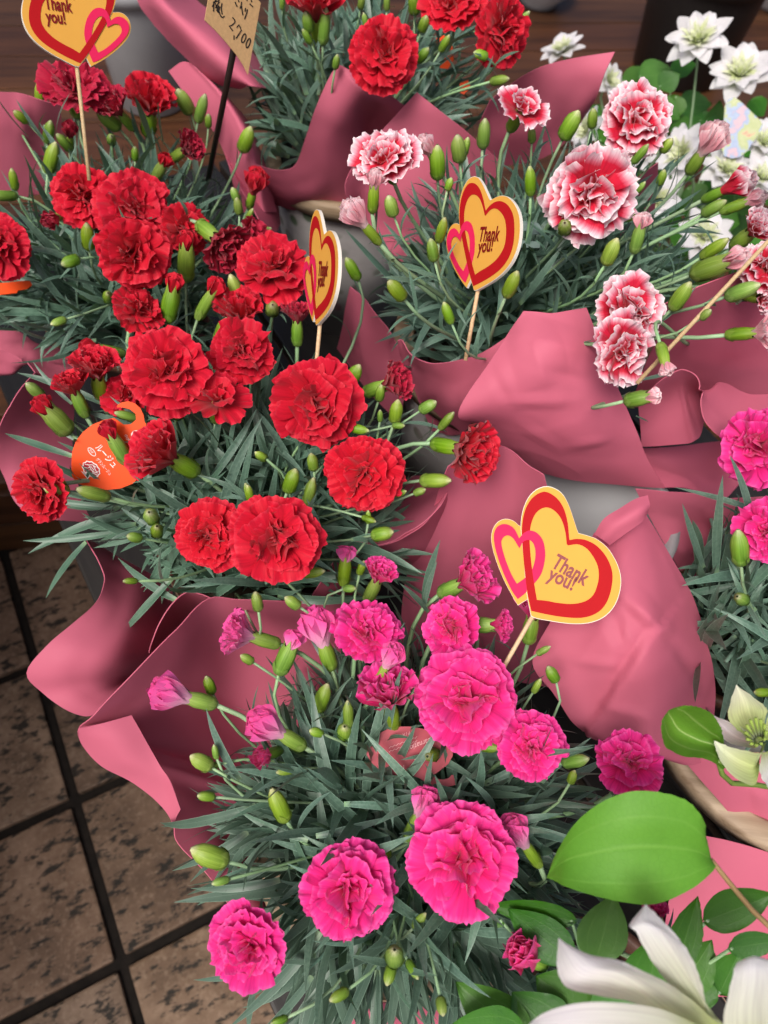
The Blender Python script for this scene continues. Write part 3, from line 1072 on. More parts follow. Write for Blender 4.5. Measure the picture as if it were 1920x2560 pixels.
fcount = 0
for it in FL:
    pl, px, py, wpx, kind, ang_, tilt, dz = it[:8]
    p = PL[pl]
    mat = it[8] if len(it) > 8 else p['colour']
    P = W(px, py, p['fz'] + dz)
    t = PX(P)[2]
    R = wpx * t / FPX / 2
    axis = face_axis(P, ang_, tilt)
    variant = fcount % 5 if kind == 'full' else fcount % 3
    fcount += 1
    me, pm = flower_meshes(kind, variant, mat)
    o = p['obj']
    sc_ = {'full': R * 1.04, 'open': R * 1.04, 'half': R * 1.30, 'cup': R * 2.1}[kind]
    rot = frame_matrix(Vector(), axis.cross(Vector((.3, .7, .2))).normalized(), axis) @ Matrix.Rotation(random.uniform(0, 6.28), 4, 'Z')
    ctr = {'full': .10, 'open': .12, 'half': .48, 'cup': .60}[kind]
    org = P - axis * (sc_ * ctr)
    fl = link('flower', me, o)
    fl.matrix_local = Matrix.Translation(org - o.location) @ rot @ Matrix.Scale(sc_, 4)
    for q in pm:
        link('petal', q, fl)
    real = R * 2 if kind in ('full', 'open') else (R * 2.2 if kind == 'half' else R * 2.6)
    cl = max(.020, min(.030, real * .50))
    cy = link('calyx', BUDS[(fcount % 2, True)], fl)
    cs = cl * 1.12
    rad_fix = (0.13 * sc_ * 1.6 / (cs * .21)) if kind == 'cup' else 1.0
    rad_fix = min(1.35, max(.85, rad_fix)) * (1.15 if kind == 'half' else 1)
    cy.matrix_local = Matrix.Scale(1 / sc_, 4) @ Matrix.Translation((0, 0, -cl * .80)) @ Matrix.Diagonal((cs * rad_fix, cs * rad_fix, cs, 1))
    stem_to(pl, org - axis * (cl * .79), axis)

# buds whose stems come out from behind a fold of paper
FOOT = {(1598, 997): W(1575, 985, .74), (1659, 891): W(1720, 860, .80)}
bcount = 0
for pl, px, py, L, a, opened in BU:
    p = PL[pl]
    P = W(px, py, p['fz'] - .012 + random.uniform(-.008, .006))
    t = PX(P)[2]
    if L == 0:
        Lr, tilt = .021, 14
    else:
        tilt = random.uniform(58, 72)
        Lr = max(.009, min(.034, L * t / FPX / math.sin(math.radians(tilt)) * .98))
    axis = face_axis(P, a, tilt)
    o = p['obj']
    b = link('bud', BUDS[(bcount % 3, opened)], o)
    bcount += 1
    base = P - axis * (Lr * .5)
    rot = frame_matrix(Vector(), axis.cross(Vector((.3, .7, .2))).normalized(), axis) @ Matrix.Rotation(random.uniform(0, 6.28), 4, 'Z')
    fat = 1.25 if Lr < .016 else (1.1 if Lr < .027 else .86)
    b.matrix_local = Matrix.Translation(base - o.location) @ rot @ Matrix.Diagonal((Lr * fat, Lr * fat, Lr, 1))
    if opened:
        mat = {'W': 'petal_bicolour_back', 'M': 'petal_pale'}.get(pl, 'petal_red')
        me, pm = flower_meshes('cup', bcount % 3, mat)
        tp = link('petal_tip', me, b)
        tp.matrix_local = Matrix.Translation((0, 0, .62)) @ Matrix.Diagonal((.74, .74, .52, 1))
    stem_to(pl, base + axis * .001, axis, .0012 if Lr > .016 else .0009, Lr > .012, FOOT.get((round(px), round(py))))

# ------------------------------------------------------------------ crowns of leaves
for k, p in PL.items():
    random.seed(hash(k) % 1000 if False else ord(k) * 7)
    o = p['obj']
    lean = Vector((.045, .02, 0)) if k == 'W' else Vector((0, 0, 0))
    shoots = []
    nsh = 112 if k in 'MRW' else 96
    for i in range(nsh):
        u = (i + .5) / nsh
        psi = math.acos(1 - u * 0.98)
        phi = i * 2.39996 + random.uniform(-.3, .3)
        rr = p['R'] * (.82 + .2 * random.random())
        tip = p['soil'] + Vector((math.sin(psi) * math.cos(phi) * rr, math.sin(psi) * math.sin(phi) * rr, math.cos(psi) * p['H'] * random.uniform(.75, 1.0) + .012)) + lean * math.cos(psi)
        b = p['soil'] + Vector((math.cos(phi), math.sin(phi), 0)) * random.uniform(.005, .045)
        mid = b * .45 + tip * .55 + Vector((0, 0, .018 + .02 * random.random()))
        pts = bez(b, b * .6 + mid * .4 + Vector((0, 0, .01)), mid, tip, 9)
        shoots.append(pts)
        roll_ = random.uniform(0, 3.14)
        for q, ti in enumerate((2, 3, 5, 6, 8)):
            P = pts[ti]
            tn = (pts[min(ti + 1, 8)] - pts[ti - 1]).normalized()
            ref = Vector((0, 0, 1)).cross(tn)
            if ref.length < .05:
                ref = Vector((1, 0, 0))
            ref.normalize()
            side = Matrix.Rotation(roll_ + q * 1.57, 3, tn) @ ref
            for sg in (1, -1):
                al = random.uniform(.35, .95) * (.65 if ti == 8 else 1)
                d = tn * math.cos(al) + side * (sg * math.sin(al))
                if k != 'W':
                    d.z *= .8
                leaf_at(k, P, d, tn + Vector((0, 0, .4)), random.uniform(.05, .10) * (.75 if ti == 8 else 1))
        if psi < 1.2:
            for q in range(2):       # young leaves at the shoot tip
                leaf_at(k, pts[8], tn + Vector((random.uniform(-.3, .3), random.uniform(-.3, .3), .1)), Vector((random.uniform(-1, 1), random.uniform(-1, 1), .3)), random.uniform(.03, .045))
    # single leaves that stand out from the crown in the photograph
    p['shoots'] = shoots
    p['crown'] = len(LEAVES[k])

EXTRA = []
for a_ in range(26):      # low leaves that hang over the paper at the front of the scarlet plant
    bx_, by_ = 360 + a_ * 15, 1400 + 18 * math.sin(a_ * 1.7)
    EXTRA.append(('R', bx_ + 60, by_ - 40, .705, bx_ + random.uniform(-70, 60), by_ + random.uniform(30, 85), .668, a_ % 4))
for a_ in range(16):
    bx_, by_ = 230 + a_ * 12, 1340 + 14 * math.sin(a_ * 2.1)
    EXTRA.append(('R', bx_ + 110, by_ - 30, .715, bx_ + random.uniform(-30, 60), by_ + random.uniform(-25, 45), .69, a_ % 4))
SINGLE = EXTRA + [  # plant, base px,py,z , tip px,py,z
    ('R', 260, 1300, .70, 78, 1374, .69, 1), ('R', 300, 1330, .70, 85, 1382, .685, 0), ('R', 215, 1355, .70, 122, 1482, .66, 1), ('R', 430, 1445, .70, 303, 1605, .665, 2),
    ('R', 180, 1140, .74, 0, 1092, .73, 2), ('R', 300, 1270, .71, 105, 1270, .70, 0), ('R', 330, 1280, .71, 115, 1350, .69, 1), ('R', 260, 1010, .75, 60, 930, .76, 1),
    ('R', 180, 1010, .76, 80, 925, .77, 0), ('R', 440, 1500, .69, 300, 1430, .68, 0), ('R', 300, 1340, .70, 285, 1405, .68, 2), ('R', 270, 1290, .70, 265, 1360, .68, 2),
    ('M', 640, 2015, .73, 355, 2103, .69, 3), ('M', 700, 2150, .72, 503, 2240, .69, 1), ('M', 620, 2080, .72, 470, 2185, .69, 0), ('M', 640, 2450, .69, 615, 2560, .66, 1),
    ('M', 640, 2420, .70, 510, 2460, .68, 0), ('M', 700, 2200, .72, 505, 2240, .70, 0), ('M', 800, 2330, .72, 620, 2560, .68, 0), ('M', 600, 1950, .73, 490, 1775, .76, 0),
    ('M', 1010, 2330, .73, 1210, 2460, .71, 2), ('M', 790, 2180, .73, 727, 2275, .71, 0), ('M', 770, 2100, .74, 600, 2050, .73, 0), ('M', 790, 2090, .74, 967, 2055, .74, 1),
    ('M', 860, 2010, .75, 1025, 2010, .74, 2), ('M', 1350, 1960, .72, 1455, 1825, .74, 0), ('M', 1210, 1960, .73, 1460, 1830, .75, 0), ('M', 1440, 2010, .72, 1410, 2040, .71, 3),
    ('M', 1060, 1510, .74, 1068, 1330, .79, 0), ('M', 1060, 1520, .74, 1070, 1385, .78, 0), ('M', 1070, 1530, .74, 1000, 1450, .77, 1), ('M', 780, 2440, .71, 690, 2560, .67, 0),
    ('N', 1760, 1420, .74, 1660, 1275, .78, 0), ('N', 1790, 1440, .75, 1745, 1195, .80, 0), ('N', 1850, 1420, .74, 1640, 1485, .72, 3), ('N', 1850, 1460, .74, 1665, 1505, .71, 3),
    ('N', 1850, 1560, .73, 1675, 1557, .72, 1), ('N', 1850, 1500, .73, 1690, 1625, .69, 4), ('N', 1840, 1590, .73, 1760, 1640, .70, 3), ('N', 1880, 1330, .77, 1825, 1135, .81, 1),
    ('N', 1890, 1520, .74, 1770, 1620, .72, 4), ('N', 1900, 1280, .77, 1695, 1230, .78, 2), ('N', 1880, 1600, .74, 1920, 1660, .72, 2),
    ('L', 90, 760, .72, 60, 880, .68, 2), ('L', 140, 800, .71, 100, 890, .68, 2), ('L', 240, 850, .71, 130, 900, .68, 1), ('L', 70, 340, .78, 10, 220, .83, 0),
    ('L', 110, 350, .78, 25, 260, .81, 0), ('L', 385, 370, .79, 385, 240, .85, 0), ('L', 410, 360, .79, 428, 245, .84, 0), ('L', 140, 340, .79, 185, 250, .83, 1),
    ('W', 1300, 760, .80, 1420, 620, .84, 1), ('W', 1180, 700, .80, 1290, 560, .85, 0), ('W', 1600, 950, .78, 1680, 940, .78, 1), ('W', 1590, 1040, .76, 1617, 1058, .75, 1),
]
for pl, bx, by, bz, tx, ty, tz, var in SINGLE:
    A_, B_ = W(bx, by, bz), W(tx, ty, tz)
    d = B_ - A_
    leaf_at(pl, A_, d, Vector((0, -.3, 1)), d.length * 1.04, [0, 1, 2, 3, 4][var] if var < 5 else var)

# where the photograph shows paper or floor, not leaves: (x0, x1, y0, y1) per plant
CLEAR = {
    'R': [(-99, 345, 1335, 1900), (-99, 190, 1240, 1900), (-99, 150, 840, 1250), (1080, 2000, 1150, 1900), (900, 2000, 600, 1010), (300, 560, 1480, 1900), (560, 1000, 1500, 2000)],
    'M': [(-99, 480, 0, 2030), (-99, 425, 0, 2700), (-99, 640, 0, 1850), (-99, 600, 2260, 2700), (1450, 2000, 0, 1900), (1300, 2000, 0, 1740), (600, 2000, 0, 1480), (600, 800, 0, 1560)],
    'W': [(-99, 890, 0, 2000), (0, 2000, 905, 2000), (1480, 2000, 800, 2000), (960, 1300, 0, 330), (890, 960, 0, 450)],
    'B': [(-99, 590, 0, 2000), (0, 2000, 425, 2000), (735, 1010, 200, 2000), (1010, 1180, 330, 2000), (1260, 2000, 150, 900)],
    'L': [(-99, 70, 0, 520), (0, 700, 905, 2000), (-99, 60, 830, 2000), (610, 2000, 0, 2000), (470, 620, 0, 330), (0, 400, 0, 230)],
    'N': [(0, 1690, 0, 1720), (0, 1790, 1640, 2300), (0, 3000, 0, 1240), (0, 3000, 1900, 3000), (0, 1760, 1150, 1400)],
}


def is_clear(k, m):
    for u in (.5, .8, 1.0):
        x, y, t = PX(m @ Vector((u, 0, -.15 * u)))
        for x0, x1, y0, y1 in CLEAR[k]:
            if x0 < x < x1 and y0 < y < y1:
                return False
    return True


for k, p in PL.items():
    o = p['obj']
    LEAVES[k] = [q for i, q in enumerate(LEAVES[k]) if i >= p['crown'] or is_clear(k, q[0])]
    inv = Matrix.Translation(-o.location)
    scored = []
    for m, var in LEAVES[k]:
        q = m @ Vector((.55, 0, 0))
        x, y, t = PX(q)
        vis = -60 < x < 1980 and -60 < y < 2620
        scored.append(((0 if vis else 1), -(q.z) + .25 * t, m, var))
    scored.sort(key=lambda s: (s[0], s[1]))
    for s in scored[:300]:
        lf = link('leaf', LEAF_M[s[3]], o)
        lf.matrix_local = inv @ s[2]
    parts = []
    for s in scored[300:]:
        v, uv, f = LEAF_D[s[3]]
        M4 = np.array(inv @ s[2])
        parts.append((v @ M4[:3, :3].T + M4[:3, 3], uv, f))
    for pts in p['shoots']:
        keep = []
        for q in pts:
            x, y, t = PX(q)
            if any(x0 - 12 < x < x1 + 12 and y0 - 25 < y < y1 + 25 for x0, x1, y0, y1 in CLEAR[k]):
                break
            keep.append(q)
        if len(keep) < 3:
            continue
        pts = keep
        v, f = tube_data([q - o.location for q in pts], .0014, 5)
        parts.append((np.array([tuple(x) for x in v]), np.full((len(v), 2), .4), f))
    V, UV, F = join_grids(parts)
    st = mesh_obj('foliage', V, F, 'leaf_carnation', o, True, UV)
    st['kind'] = 'stuff'

# ------------------------------------------------------------------ pink wrapping paper
WRAPLAB = {
    'M': 'pink paper wrap flaring over the tiles around the magenta carnations',
    'R': 'pink paper wrap with curled rim around the scarlet carnations',
    'L': 'pink paper wrap around the red carnations by the deck edge',
    'B': 'pink paper wrap with a pointed corner around the back red carnations',
    'W': 'broad smooth pink paper wrap around the white-edged carnations',
    'N': 'creased pink paper wrap behind the yellow heart pick with the bare stick',
}
WR = {}
for k, p in PL.items():
    WR[k] = thing('wrapping_paper', WRAPLAB[k], 'paper', (p['xy'].x, p['xy'].y, BENCH_Z), 'pink paper wraps around the pots')


def catmull(P, u):
    n = len(P)
    i = min(int(u), n - 2)
    t = u - i
    p1, p2 = P[i], P[i + 1]
    p0 = P[i - 1] if i > 0 else p1 * 2 - p2
    p3 = P[i + 2] if i + 2 < n else p2 * 2 - p1
    return .5 * ((2 * p1) + (p2 - p0) * t + (p0 * 2 - p1 * 5 + p2 * 4 - p3) * t * t + (p1 * 3 - p0 - p2 * 3 + p3) * t ** 3)


def sheet(wrap, rows, sub=7, creases=(), wob=.0012, name='paper_fold', depth=False):
    fn = WD if depth else W
    G = [[np.array(fn(*q)) for q in r] for r in rows]
    ncol = max(len(r) for r in G)
    # bring every row to the same number of columns
    G2 = []
    for r in G:
        G2.append([catmull(r, (len(r) - 1) * j / (ncol - 1)) for j in range(ncol)])
    nu, nv = (len(G2) - 1) * sub + 1, (ncol - 1) * sub + 1
    cols = []
    for i in range(len(G2)):
        cols.append([catmull(G2[i], j / sub) for j in range(nv)])
    P = np.zeros((nu, nv, 3))
    for j in range(nv):
        c = [cols[i][j] for i in range(len(G2))]
        for i in range(nu):
            P[i, j] = catmull(c, i / sub)
    du = np.gradient(P, axis=0)
    dv = np.gradient(P, axis=1)
    nr = np.cross(du, dv)
    nr /= (np.linalg.norm(nr, axis=2, keepdims=True) + 1e-12)
    # normals towards the camera
    flip = np.sign(((np.array(CAMP) - P) * nr).sum(2, keepdims=True))
    nr = nr * np.where(flip == 0, 1, flip)
    seed = random.uniform(0, 90)
    for i in range(nu):
        for j in range(nv):
            q = P[i, j]
            w_ = noise.noise(Vector(q) * 22 + Vector((seed, 0, 0))) * wob + noise.noise(Vector(q) * 60 + Vector((0, seed, 0))) * wob * .35
            rd = 1 - abs(noise.noise(Vector(q) * 13 + Vector((0, 0, seed)))) * 2.2
            w_ += max(0, rd) ** 3 * wob * .7
            if creases:
                x, y, t = PX(q)
                for x0, y0, x1, y1, dep, wid, *one in creases:
                    dx, dy = x1 - x0, y1 - y0
                    L2 = dx * dx + dy * dy
                    s = ((x - x0) * dx + (y - y0) * dy) / L2
                    s2 = min(1, max(0, s))
                    d_ = math.hypot(x - x0 - s2 * dx, y - y0 - s2 * dy)
                    fall = math.sin(math.pi * min(1, max(0, .12 + .76 * s2)))
                    if one:        # a fold that overlaps on one side only
                        if (dx * (y - y0) - dy * (x - x0)) * one[0] > 0:
                            w_ += dep * min(1.0, d_ / 18.0) * max(0.0, 1 - d_ / (wid * 2.6)) * fall
                    else:
                        w_ += dep * max(0.0, 1 - d_ / (wid * 2.6)) * fall
            P[i, j] = q + nr[i, j] * w_
    o = WR[wrap] if isinstance(wrap, str) else wrap
    P = P - np.array(o.location)
    h = .00035
    A, B = P + nr * h, P - nr * h
    n_ = nu * nv
    V = [*A.reshape(-1, 3), *B.reshape(-1, 3)]
    F = grid_faces(nu, nv) + [q[::-1] for q in grid_faces(nu, nv, n_)]
    # the cut edge has vertices of its own so that it stays crisp
    loop = [(0, k) for k in range(nv)] + [(k, nv - 1) for k in range(1, nu)] + [(nu - 1, k) for k in range(nv - 2, -1, -1)] + [(k, 0) for k in range(nu - 2, 0, -1)]
    b = len(V)
    for a_ in loop:
        V.append(A[a_])
        V.append(B[a_])
    m_ = len(loop)
    for k in range(m_):
        k2 = (k + 1) % m_
        F.append((b + 2 * k, b + 2 * k + 1, b + 2 * k2 + 1, b + 2 * k2))
    return mesh_obj(name, V, F, 'pink_paper', o)


# magenta plant: the left side flares over the tiles
sheet('M', [
    [(860, 1505, .700), (700, 1503, .725), (600, 1498, .735), (520, 1496, .745), (440, 1572, .750), (345, 1668, .748), (238, 1785, .738), (196, 1822, .728), (206, 1862, .715), (255, 1915, .70), (335, 1957, .69), (405, 2015, .68), (434, 2060, .675), (445, 2110, .67), (525, 2195, .66), (610, 2330, .65), (660, 2450, .64)],
    [(860, 1600, .655), (720, 1600, .665), (630, 1595, .67), (560, 1620, .675), (490, 1670, .690), (420, 1720, .70), (330, 1785, .712), (290, 1830, .708), (300, 1860, .70), (340, 1900, .69), (400, 1935, .675), (450, 1985, .665), (490, 2040, .655), (520, 2090, .65), (590, 2170, .645), (660, 2300, .64), (710, 2430, .63)],
    [(860, 1720, .62), (760, 1720, .62), (680, 1720, .62), (620, 1730, .62), (570, 1750, .625), (520, 1780, .642), (440, 1830, .668), (400, 1870, .674), (420, 1890, .671), (460, 1920, .660), (510, 1950, .648), (550, 2000, .63), (580, 2050, .625), (610, 2100, .62), (660, 2180, .615), (720, 2300, .61), (760, 2410, .60)],
    [(880, 1850, .58), (820, 1850, .58), (770, 1850, .58), (730, 1860, .58), (700, 1870, .58), (670, 1890, .58), (650, 1910, .585), (640, 1930, .59), (650, 1950, .59), (670, 1980, .59), (690, 2010, .59), (710, 2050, .59), (720, 2090, .59), (740, 2130, .59), (770, 2200, .58), (800, 2290, .58), (830, 2390, .57)]],
    sub=5)
# its lip, folded over towards the tiles
sheet('M', [[(196, 1820, .737), (206, 1862, .725), (255, 1915, .711), (335, 1957, .701), (405, 2015, .691), (436, 2062, .685)],
            [(262, 1806, .736), (285, 1850, .729), (320, 1900, .718), (370, 1935, .708), (412, 1975, .699), (442, 2042, .689)],
            [(328, 1788, .731), (352, 1830, .725), (378, 1875, .717), (402, 1915, .711), (426, 1952, .706), (452, 2022, .693)]], sub=6, wob=.0006)
# its back wall behind the blooms
sheet('M', [
    [(1118, 1165, .775), (1180, 1115, .785), (1260, 1115, .785), (1322, 1160, .785), (1360, 1186, .785)],
    [(1060, 1330, .705), (1140, 1300, .715), (1240, 1305, .720), (1330, 1330, .722), (1395, 1375, .72)],
    [(1010, 1470, .635), (1100, 1460, .64), (1200, 1470, .645), (1300, 1510, .645), (1380, 1540, .645)],
    [(1000, 1640, .56), (1080, 1640, .56), (1180, 1650, .56), (1280, 1700, .56), (1380, 1720, .56)]],
    creases=[(1180, 1210, 1120, 1420, 0.0025, 43.75), (1290, 1230, 1250, 1480, -0.0025, 50)])
# a corner of the wrap under the front leaves
sheet('M', [[(800, 2620, .60), (835, 2530, .615), (880, 2500, .62), (960, 2505, .62), (1050, 2510, .62), (1110, 2530, .62)],
            [(800, 2700, .57), (860, 2640, .57), (900, 2600, .575), (980, 2600, .575), (1060, 2600, .575), (1130, 2600, .575)]], creases=[(880, 2505, 930, 2600, 0.0031, 17.5)])

# scarlet plant: bright lobe at the left, dark loop, right-hand curled rim, left-hand flap
sheet('R', [
    [(205, 1335, .685), (228, 1372, .690), (258, 1430, .688), (259, 1462, .688), (238, 1508, .692), (180, 1560, .698), (118, 1613, .700), (68, 1680, .690), (108, 1732, .676), (160, 1772, .670), (208, 1790, .665), (238, 1787, .662)],
    [(262, 1370, .668), (285, 1400, .668), (300, 1440, .668), (305, 1475, .670), (292, 1520, .678), (255, 1570, .690), (212, 1625, .695), (175, 1680, .688), (188, 1715, .676), (215, 1740, .668), (245, 1755, .662), (268, 1755, .658)],
    [(330, 1410, .650), (345, 1435, .650), (355, 1465, .650), (358, 1500, .652), (350, 1545, .660), (325, 1590, .672), (295, 1640, .677), (275, 1680, .670), (275, 1700, .660), (285, 1715, .652), (298, 1720, .648), (308, 1715, .645)],
    [(430, 1470, .615), (430, 1490, .615), (430, 1510, .61), (430, 1530, .61), (420, 1560, .61), (405, 1590, .615), (390, 1620, .615), (375, 1650, .61), (365, 1665, .605), (360, 1680, .60), (360, 1690, .60), (360, 1690, .60)]],
    sub=5, creases=[(330, 1480, 290, 1700, 0.0025, 32.5), (300, 1500, 240, 1720, -0.0019, 37.5)])
sheet('R', [
    [(372, 1632, .700), (380, 1600, .715), (395, 1558, .725), (425, 1508, .730), (465, 1478, .730), (505, 1483, .728), (545, 1500, .722)],
    [(402, 1640, .66), (415, 1615, .665), (435, 1580, .67), (465, 1545, .67), (500, 1520, .675), (530, 1515, .675), (560, 1520, .67)],
    [(440, 1650, .60), (450, 1630, .60), (470, 1600, .60), (500, 1580, .60), (530, 1560, .60), (550, 1560, .60), (580, 1560, .60)]], sub=6)
sheet('R', [
    [(1138, 1175, .752), (1122, 1215, .748), (1092, 1270, .742), (1035, 1326, .734), (975, 1357, .726), (905, 1372, .720), (866, 1378, .716), (832, 1402, .712), (806, 1448, .706), (778, 1490, .700), (758, 1524, .694)],
    [(1150, 1215, .715), (1138, 1255, .712), (1110, 1305, .707), (1060, 1355, .70), (1000, 1385, .695), (935, 1395, .69), (890, 1402, .69), (862, 1430, .688), (842, 1468, .684), (822, 1505, .68), (800, 1540, .676)],
    [(1165, 1280, .66), (1155, 1320, .655), (1125, 1370, .65), (1080, 1410, .65), (1020, 1430, .645), (960, 1435, .64), (915, 1440, .64), (890, 1465, .64), (875, 1500, .635), (862, 1530, .635), (850, 1565, .63)]], sub=6,
    creases=[(1020, 1370, 1035, 1330, -0.0025, 20), (1000, 1415, 1010, 1370, 0.0025, 17.5)])
sheet('R', [        # inner face of the same side, seen above the rim
    [(1138, 1178, .751), (1122, 1217, .747), (1092, 1272, .741), (1035, 1328, .733), (975, 1359, .725), (905, 1374, .719)],
    [(1090, 1190, .70), (1070, 1230, .70), (1030, 1270, .70), (980, 1300, .695), (930, 1320, .69), (870, 1330, .685)],
    [(1030, 1190, .63), (1010, 1220, .63), (980, 1250, .63), (940, 1270, .63), (890, 1280, .63), (840, 1290, .63)]], sub=6)
sheet('R', [
    [(88, 930, .745), (50, 975, .748), (12, 1035, .742), (-12, 1100, .726), (-4, 1160, .712), (12, 1198, .703), (38, 1256, .694), (90, 1300, .685)],
    [(130, 950, .722), (105, 995, .720), (80, 1050, .714), (62, 1110, .706), (66, 1160, .700), (80, 1200, .695), (105, 1260, .687), (145, 1300, .68)],
    [(190, 990, .69), (185, 1030, .685), (180, 1080, .68), (180, 1130, .675), (185, 1180, .67), (195, 1220, .665), (210, 1270, .66), (230, 1310, .655)]], sub=6)
sheet('R', [        # strips of paper at its back, between the two heart picks
    [(878, 715, .745), (915, 745, .748), (950, 800, .742), (990, 860, .735), (1035, 940, .722)],
    [(862, 790, .70), (890, 825, .705), (925, 880, .70), (965, 940, .695), (1010, 1000, .685)],
    [(845, 870, .65), (875, 910, .65), (910, 960, .65), (950, 1010, .645), (1000, 1060, .64)]], creases=[(890, 730, 930, 960, 0.0043, 17.5), (960, 800, 980, 1000, -0.0037, 17.5)])

# red plant by the deck
sheet('L', [[(-80, 228, .80), (15, 231, .80), (52, 232, .80), (100, 248, .798), (150, 262, .79)],
            [(-80, 360, .755), (10, 360, .755), (60, 355, .755), (110, 355, .75), (160, 360, .745)],
            [(-80, 500, .70), (20, 500, .70), (70, 490, .70), (120, 480, .70), (180, 470, .69)]], creases=[(50, 235, 60, 330, 0.0037, 10)])
sheet('L', [[(-60, 868, .70), (0, 872, .70), (45, 890, .702), (72, 916, .700), (96, 945, .695), (122, 957, .692), (160, 950, .688)],
            [(-60, 900, .685), (0, 905, .685), (40, 915, .688), (80, 905, .690), (115, 920, .685), (145, 930, .68), (180, 930, .675)],
            [(-60, 945, .66), (0, 936, .665), (38, 925, .672), (75, 880, .680), (120, 895, .675), (160, 905, .67), (200, 905, .66)],
            [(-60, 830, .66), (0, 822, .662), (48, 832, .665), (90, 860, .662), (140, 870, .655), (180, 880, .65), (220, 880, .64)]], sub=6)
sheet('L', [[(560, 380, .745), (600, 470, .735), (640, 540, .725), (670, 600, .715)], [(600, 380, .72), (635, 450, .71), (670, 520, .70), (690, 580, .69)],
            [(640, 400, .69), (660, 450, .68), (690, 500, .67), (700, 560, .66)]])

# back red plant
sheet('B', [[(330, -40, .80), (344, 0, .80), (362, 32, .798), (420, 100, .792), (498, 178, .785), (548, 208, .782), (600, 222, .78)],
            [(375, -40, .83), (395, 0, .832), (430, 40, .830), (480, 90, .825), (540, 150, .815), (580, 190, .805), (625, 215, .80)],
            [(410, -40, .82), (430, 0, .82), (490, 48, .82), (545, 85, .815), (592, 138, .81), (630, 185, .80), (660, 220, .79)],
            [(460, -40, .77), (490, 0, .77), (540, 40, .77), (590, 80, .765), (630, 130, .76), (670, 180, .75), (690, 220, .745)]], sub=6)
sheet('B', [[(422, 178, .775), (485, 262, .765), (540, 340, .752), (575, 420, .735), (600, 530, .70)],
            [(462, 154, .79), (535, 235, .785), (590, 325, .772), (622, 420, .75), (645, 530, .71)],
            [(500, 178, .79), (565, 245, .785), (620, 335, .77), (645, 425, .748), (665, 530, .71)],
            [(560, 240, .75), (610, 290, .745), (645, 360, .735), (670, 440, .72), (690, 530, .69)]], sub=6)
sheet('B', [[(640, 411, .755), (697, 424, .745), (738, 411, .750), (766, 338, .785), (792, 262, .815), (838, 170, .845), (872, 174, .846), (920, 202, .838), (972, 237, .825), (1012, 264, .81)],
            [(655, 445, .735), (712, 458, .728), (768, 445, .735), (806, 380, .770), (842, 310, .800), (884, 240, .828), (908, 240, .828), (945, 262, .815), (975, 290, .80), (1008, 320, .785)],
            [(662, 475, .71), (720, 495, .705), (790, 490, .712), (838, 440, .740), (876, 385, .760), (905, 330, .780), (930, 330, .772), (950, 345, .762), (972, 360, .755), (1000, 380, .75)],
            [(668, 500, .68), (730, 522, .675), (800, 528, .675), (860, 535, .685), (895, 500, .70), (915, 460, .71), (935, 440, .71), (955, 430, .71), (975, 430, .71), (1000, 440, .71)]], sub=6,
      creases=[(948, 260, 925, 360, -0.0074, 20)])
sheet('B', [[(1043, 231, .835), (985, 292, .815), (920, 366, .793), (874, 430, .775), (862, 475, .76), (878, 520, .74)],
            [(1085, 265, .83), (1035, 330, .805), (980, 400, .78), (930, 460, .757), (905, 500, .74), (905, 540, .72)],
            [(1165, 328, .815), (1120, 400, .785), (1060, 470, .76), (1000, 530, .735), (960, 565, .715), (950, 600, .70)],
            [(1260, 410, .785), (1210, 480, .755), (1140, 550, .725), (1070, 600, .705), (1030, 640, .69), (1010, 660, .68)]], sub=6)
sheet('B', [[(1225, 250, .79), (1262, 220, .80), (1308, 190, .815), (1362, 163, .83), (1440, 144, .84), (1537, 130, .85)],
            [(1200, 310, .765), (1265, 280, .775), (1330, 255, .79), (1395, 225, .81), (1460, 200, .825), (1514, 182, .838)],
            [(1200, 360, .74), (1270, 345, .75), (1340, 325, .765), (1400, 295, .78), (1450, 265, .80), (1492, 240, .815)],
            [(1210, 420, .71), (1280, 410, .715), (1340, 400, .725), (1395, 370, .745), (1430, 330, .765), (1462, 288, .785)]], sub=6, creases=[(1400, 210, 1410, 330, 0.0025, 31.25)])
# wrap of the white-edged plant
sheet('W', [[(1568, 470, .80), (1600, 440, .81), (1645, 405, .82)], [(1560, 540, .76), (1600, 520, .765), (1640, 500, .77)], [(1540, 620, .71), (1580, 600, .715), (1630, 590, .72)]])
sheet('W', [
    [(1309, 778, .835), (1340, 780, .837), (1380, 783, .838), (1425, 776, .838), (1465, 770, .835)],
    [(1240, 884, .815), (1300, 880, .824), (1370, 878, .829), (1440, 872, .829), (1503, 868, .822)],
    [(1146, 1030, .782), (1245, 1000, .797), (1345, 985, .806), (1450, 980, .806), (1548, 980, .795)],
    [(1196, 1062, .758), (1285, 1068, .768), (1375, 1075, .775), (1480, 1078, .776), (1590, 1075, .768)],
    [(1268, 1124, .728), (1335, 1136, .735), (1415, 1146, .740), (1510, 1150, .742), (1618, 1146, .740)],
    [(1355, 1182, .700), (1420, 1198, .702), (1490, 1206, .704), (1575, 1214, .706), (1662, 1219, .708)]], sub=16, wob=.0007,
    creases=[(1330, 852, 1365, 970, 0.0055, 26), (1332, 850, 1450, 885, 0.0045, 24), (1255, 1008, 1440, 1000, .0016, 9), (1425, 1112, 1520, 1098, .0014, 7), (1378, 925, 1480, 955, -.0014, 9), (1300, 1060, 1400, 1120, .0012, 8), (1230, 930, 1270, 1010, -.0015, 8), (1250, 1010, 1400, 1030, -0.0012, 37.5), (1400, 1090, 1515, 1100, 0.0012, 17.5)])
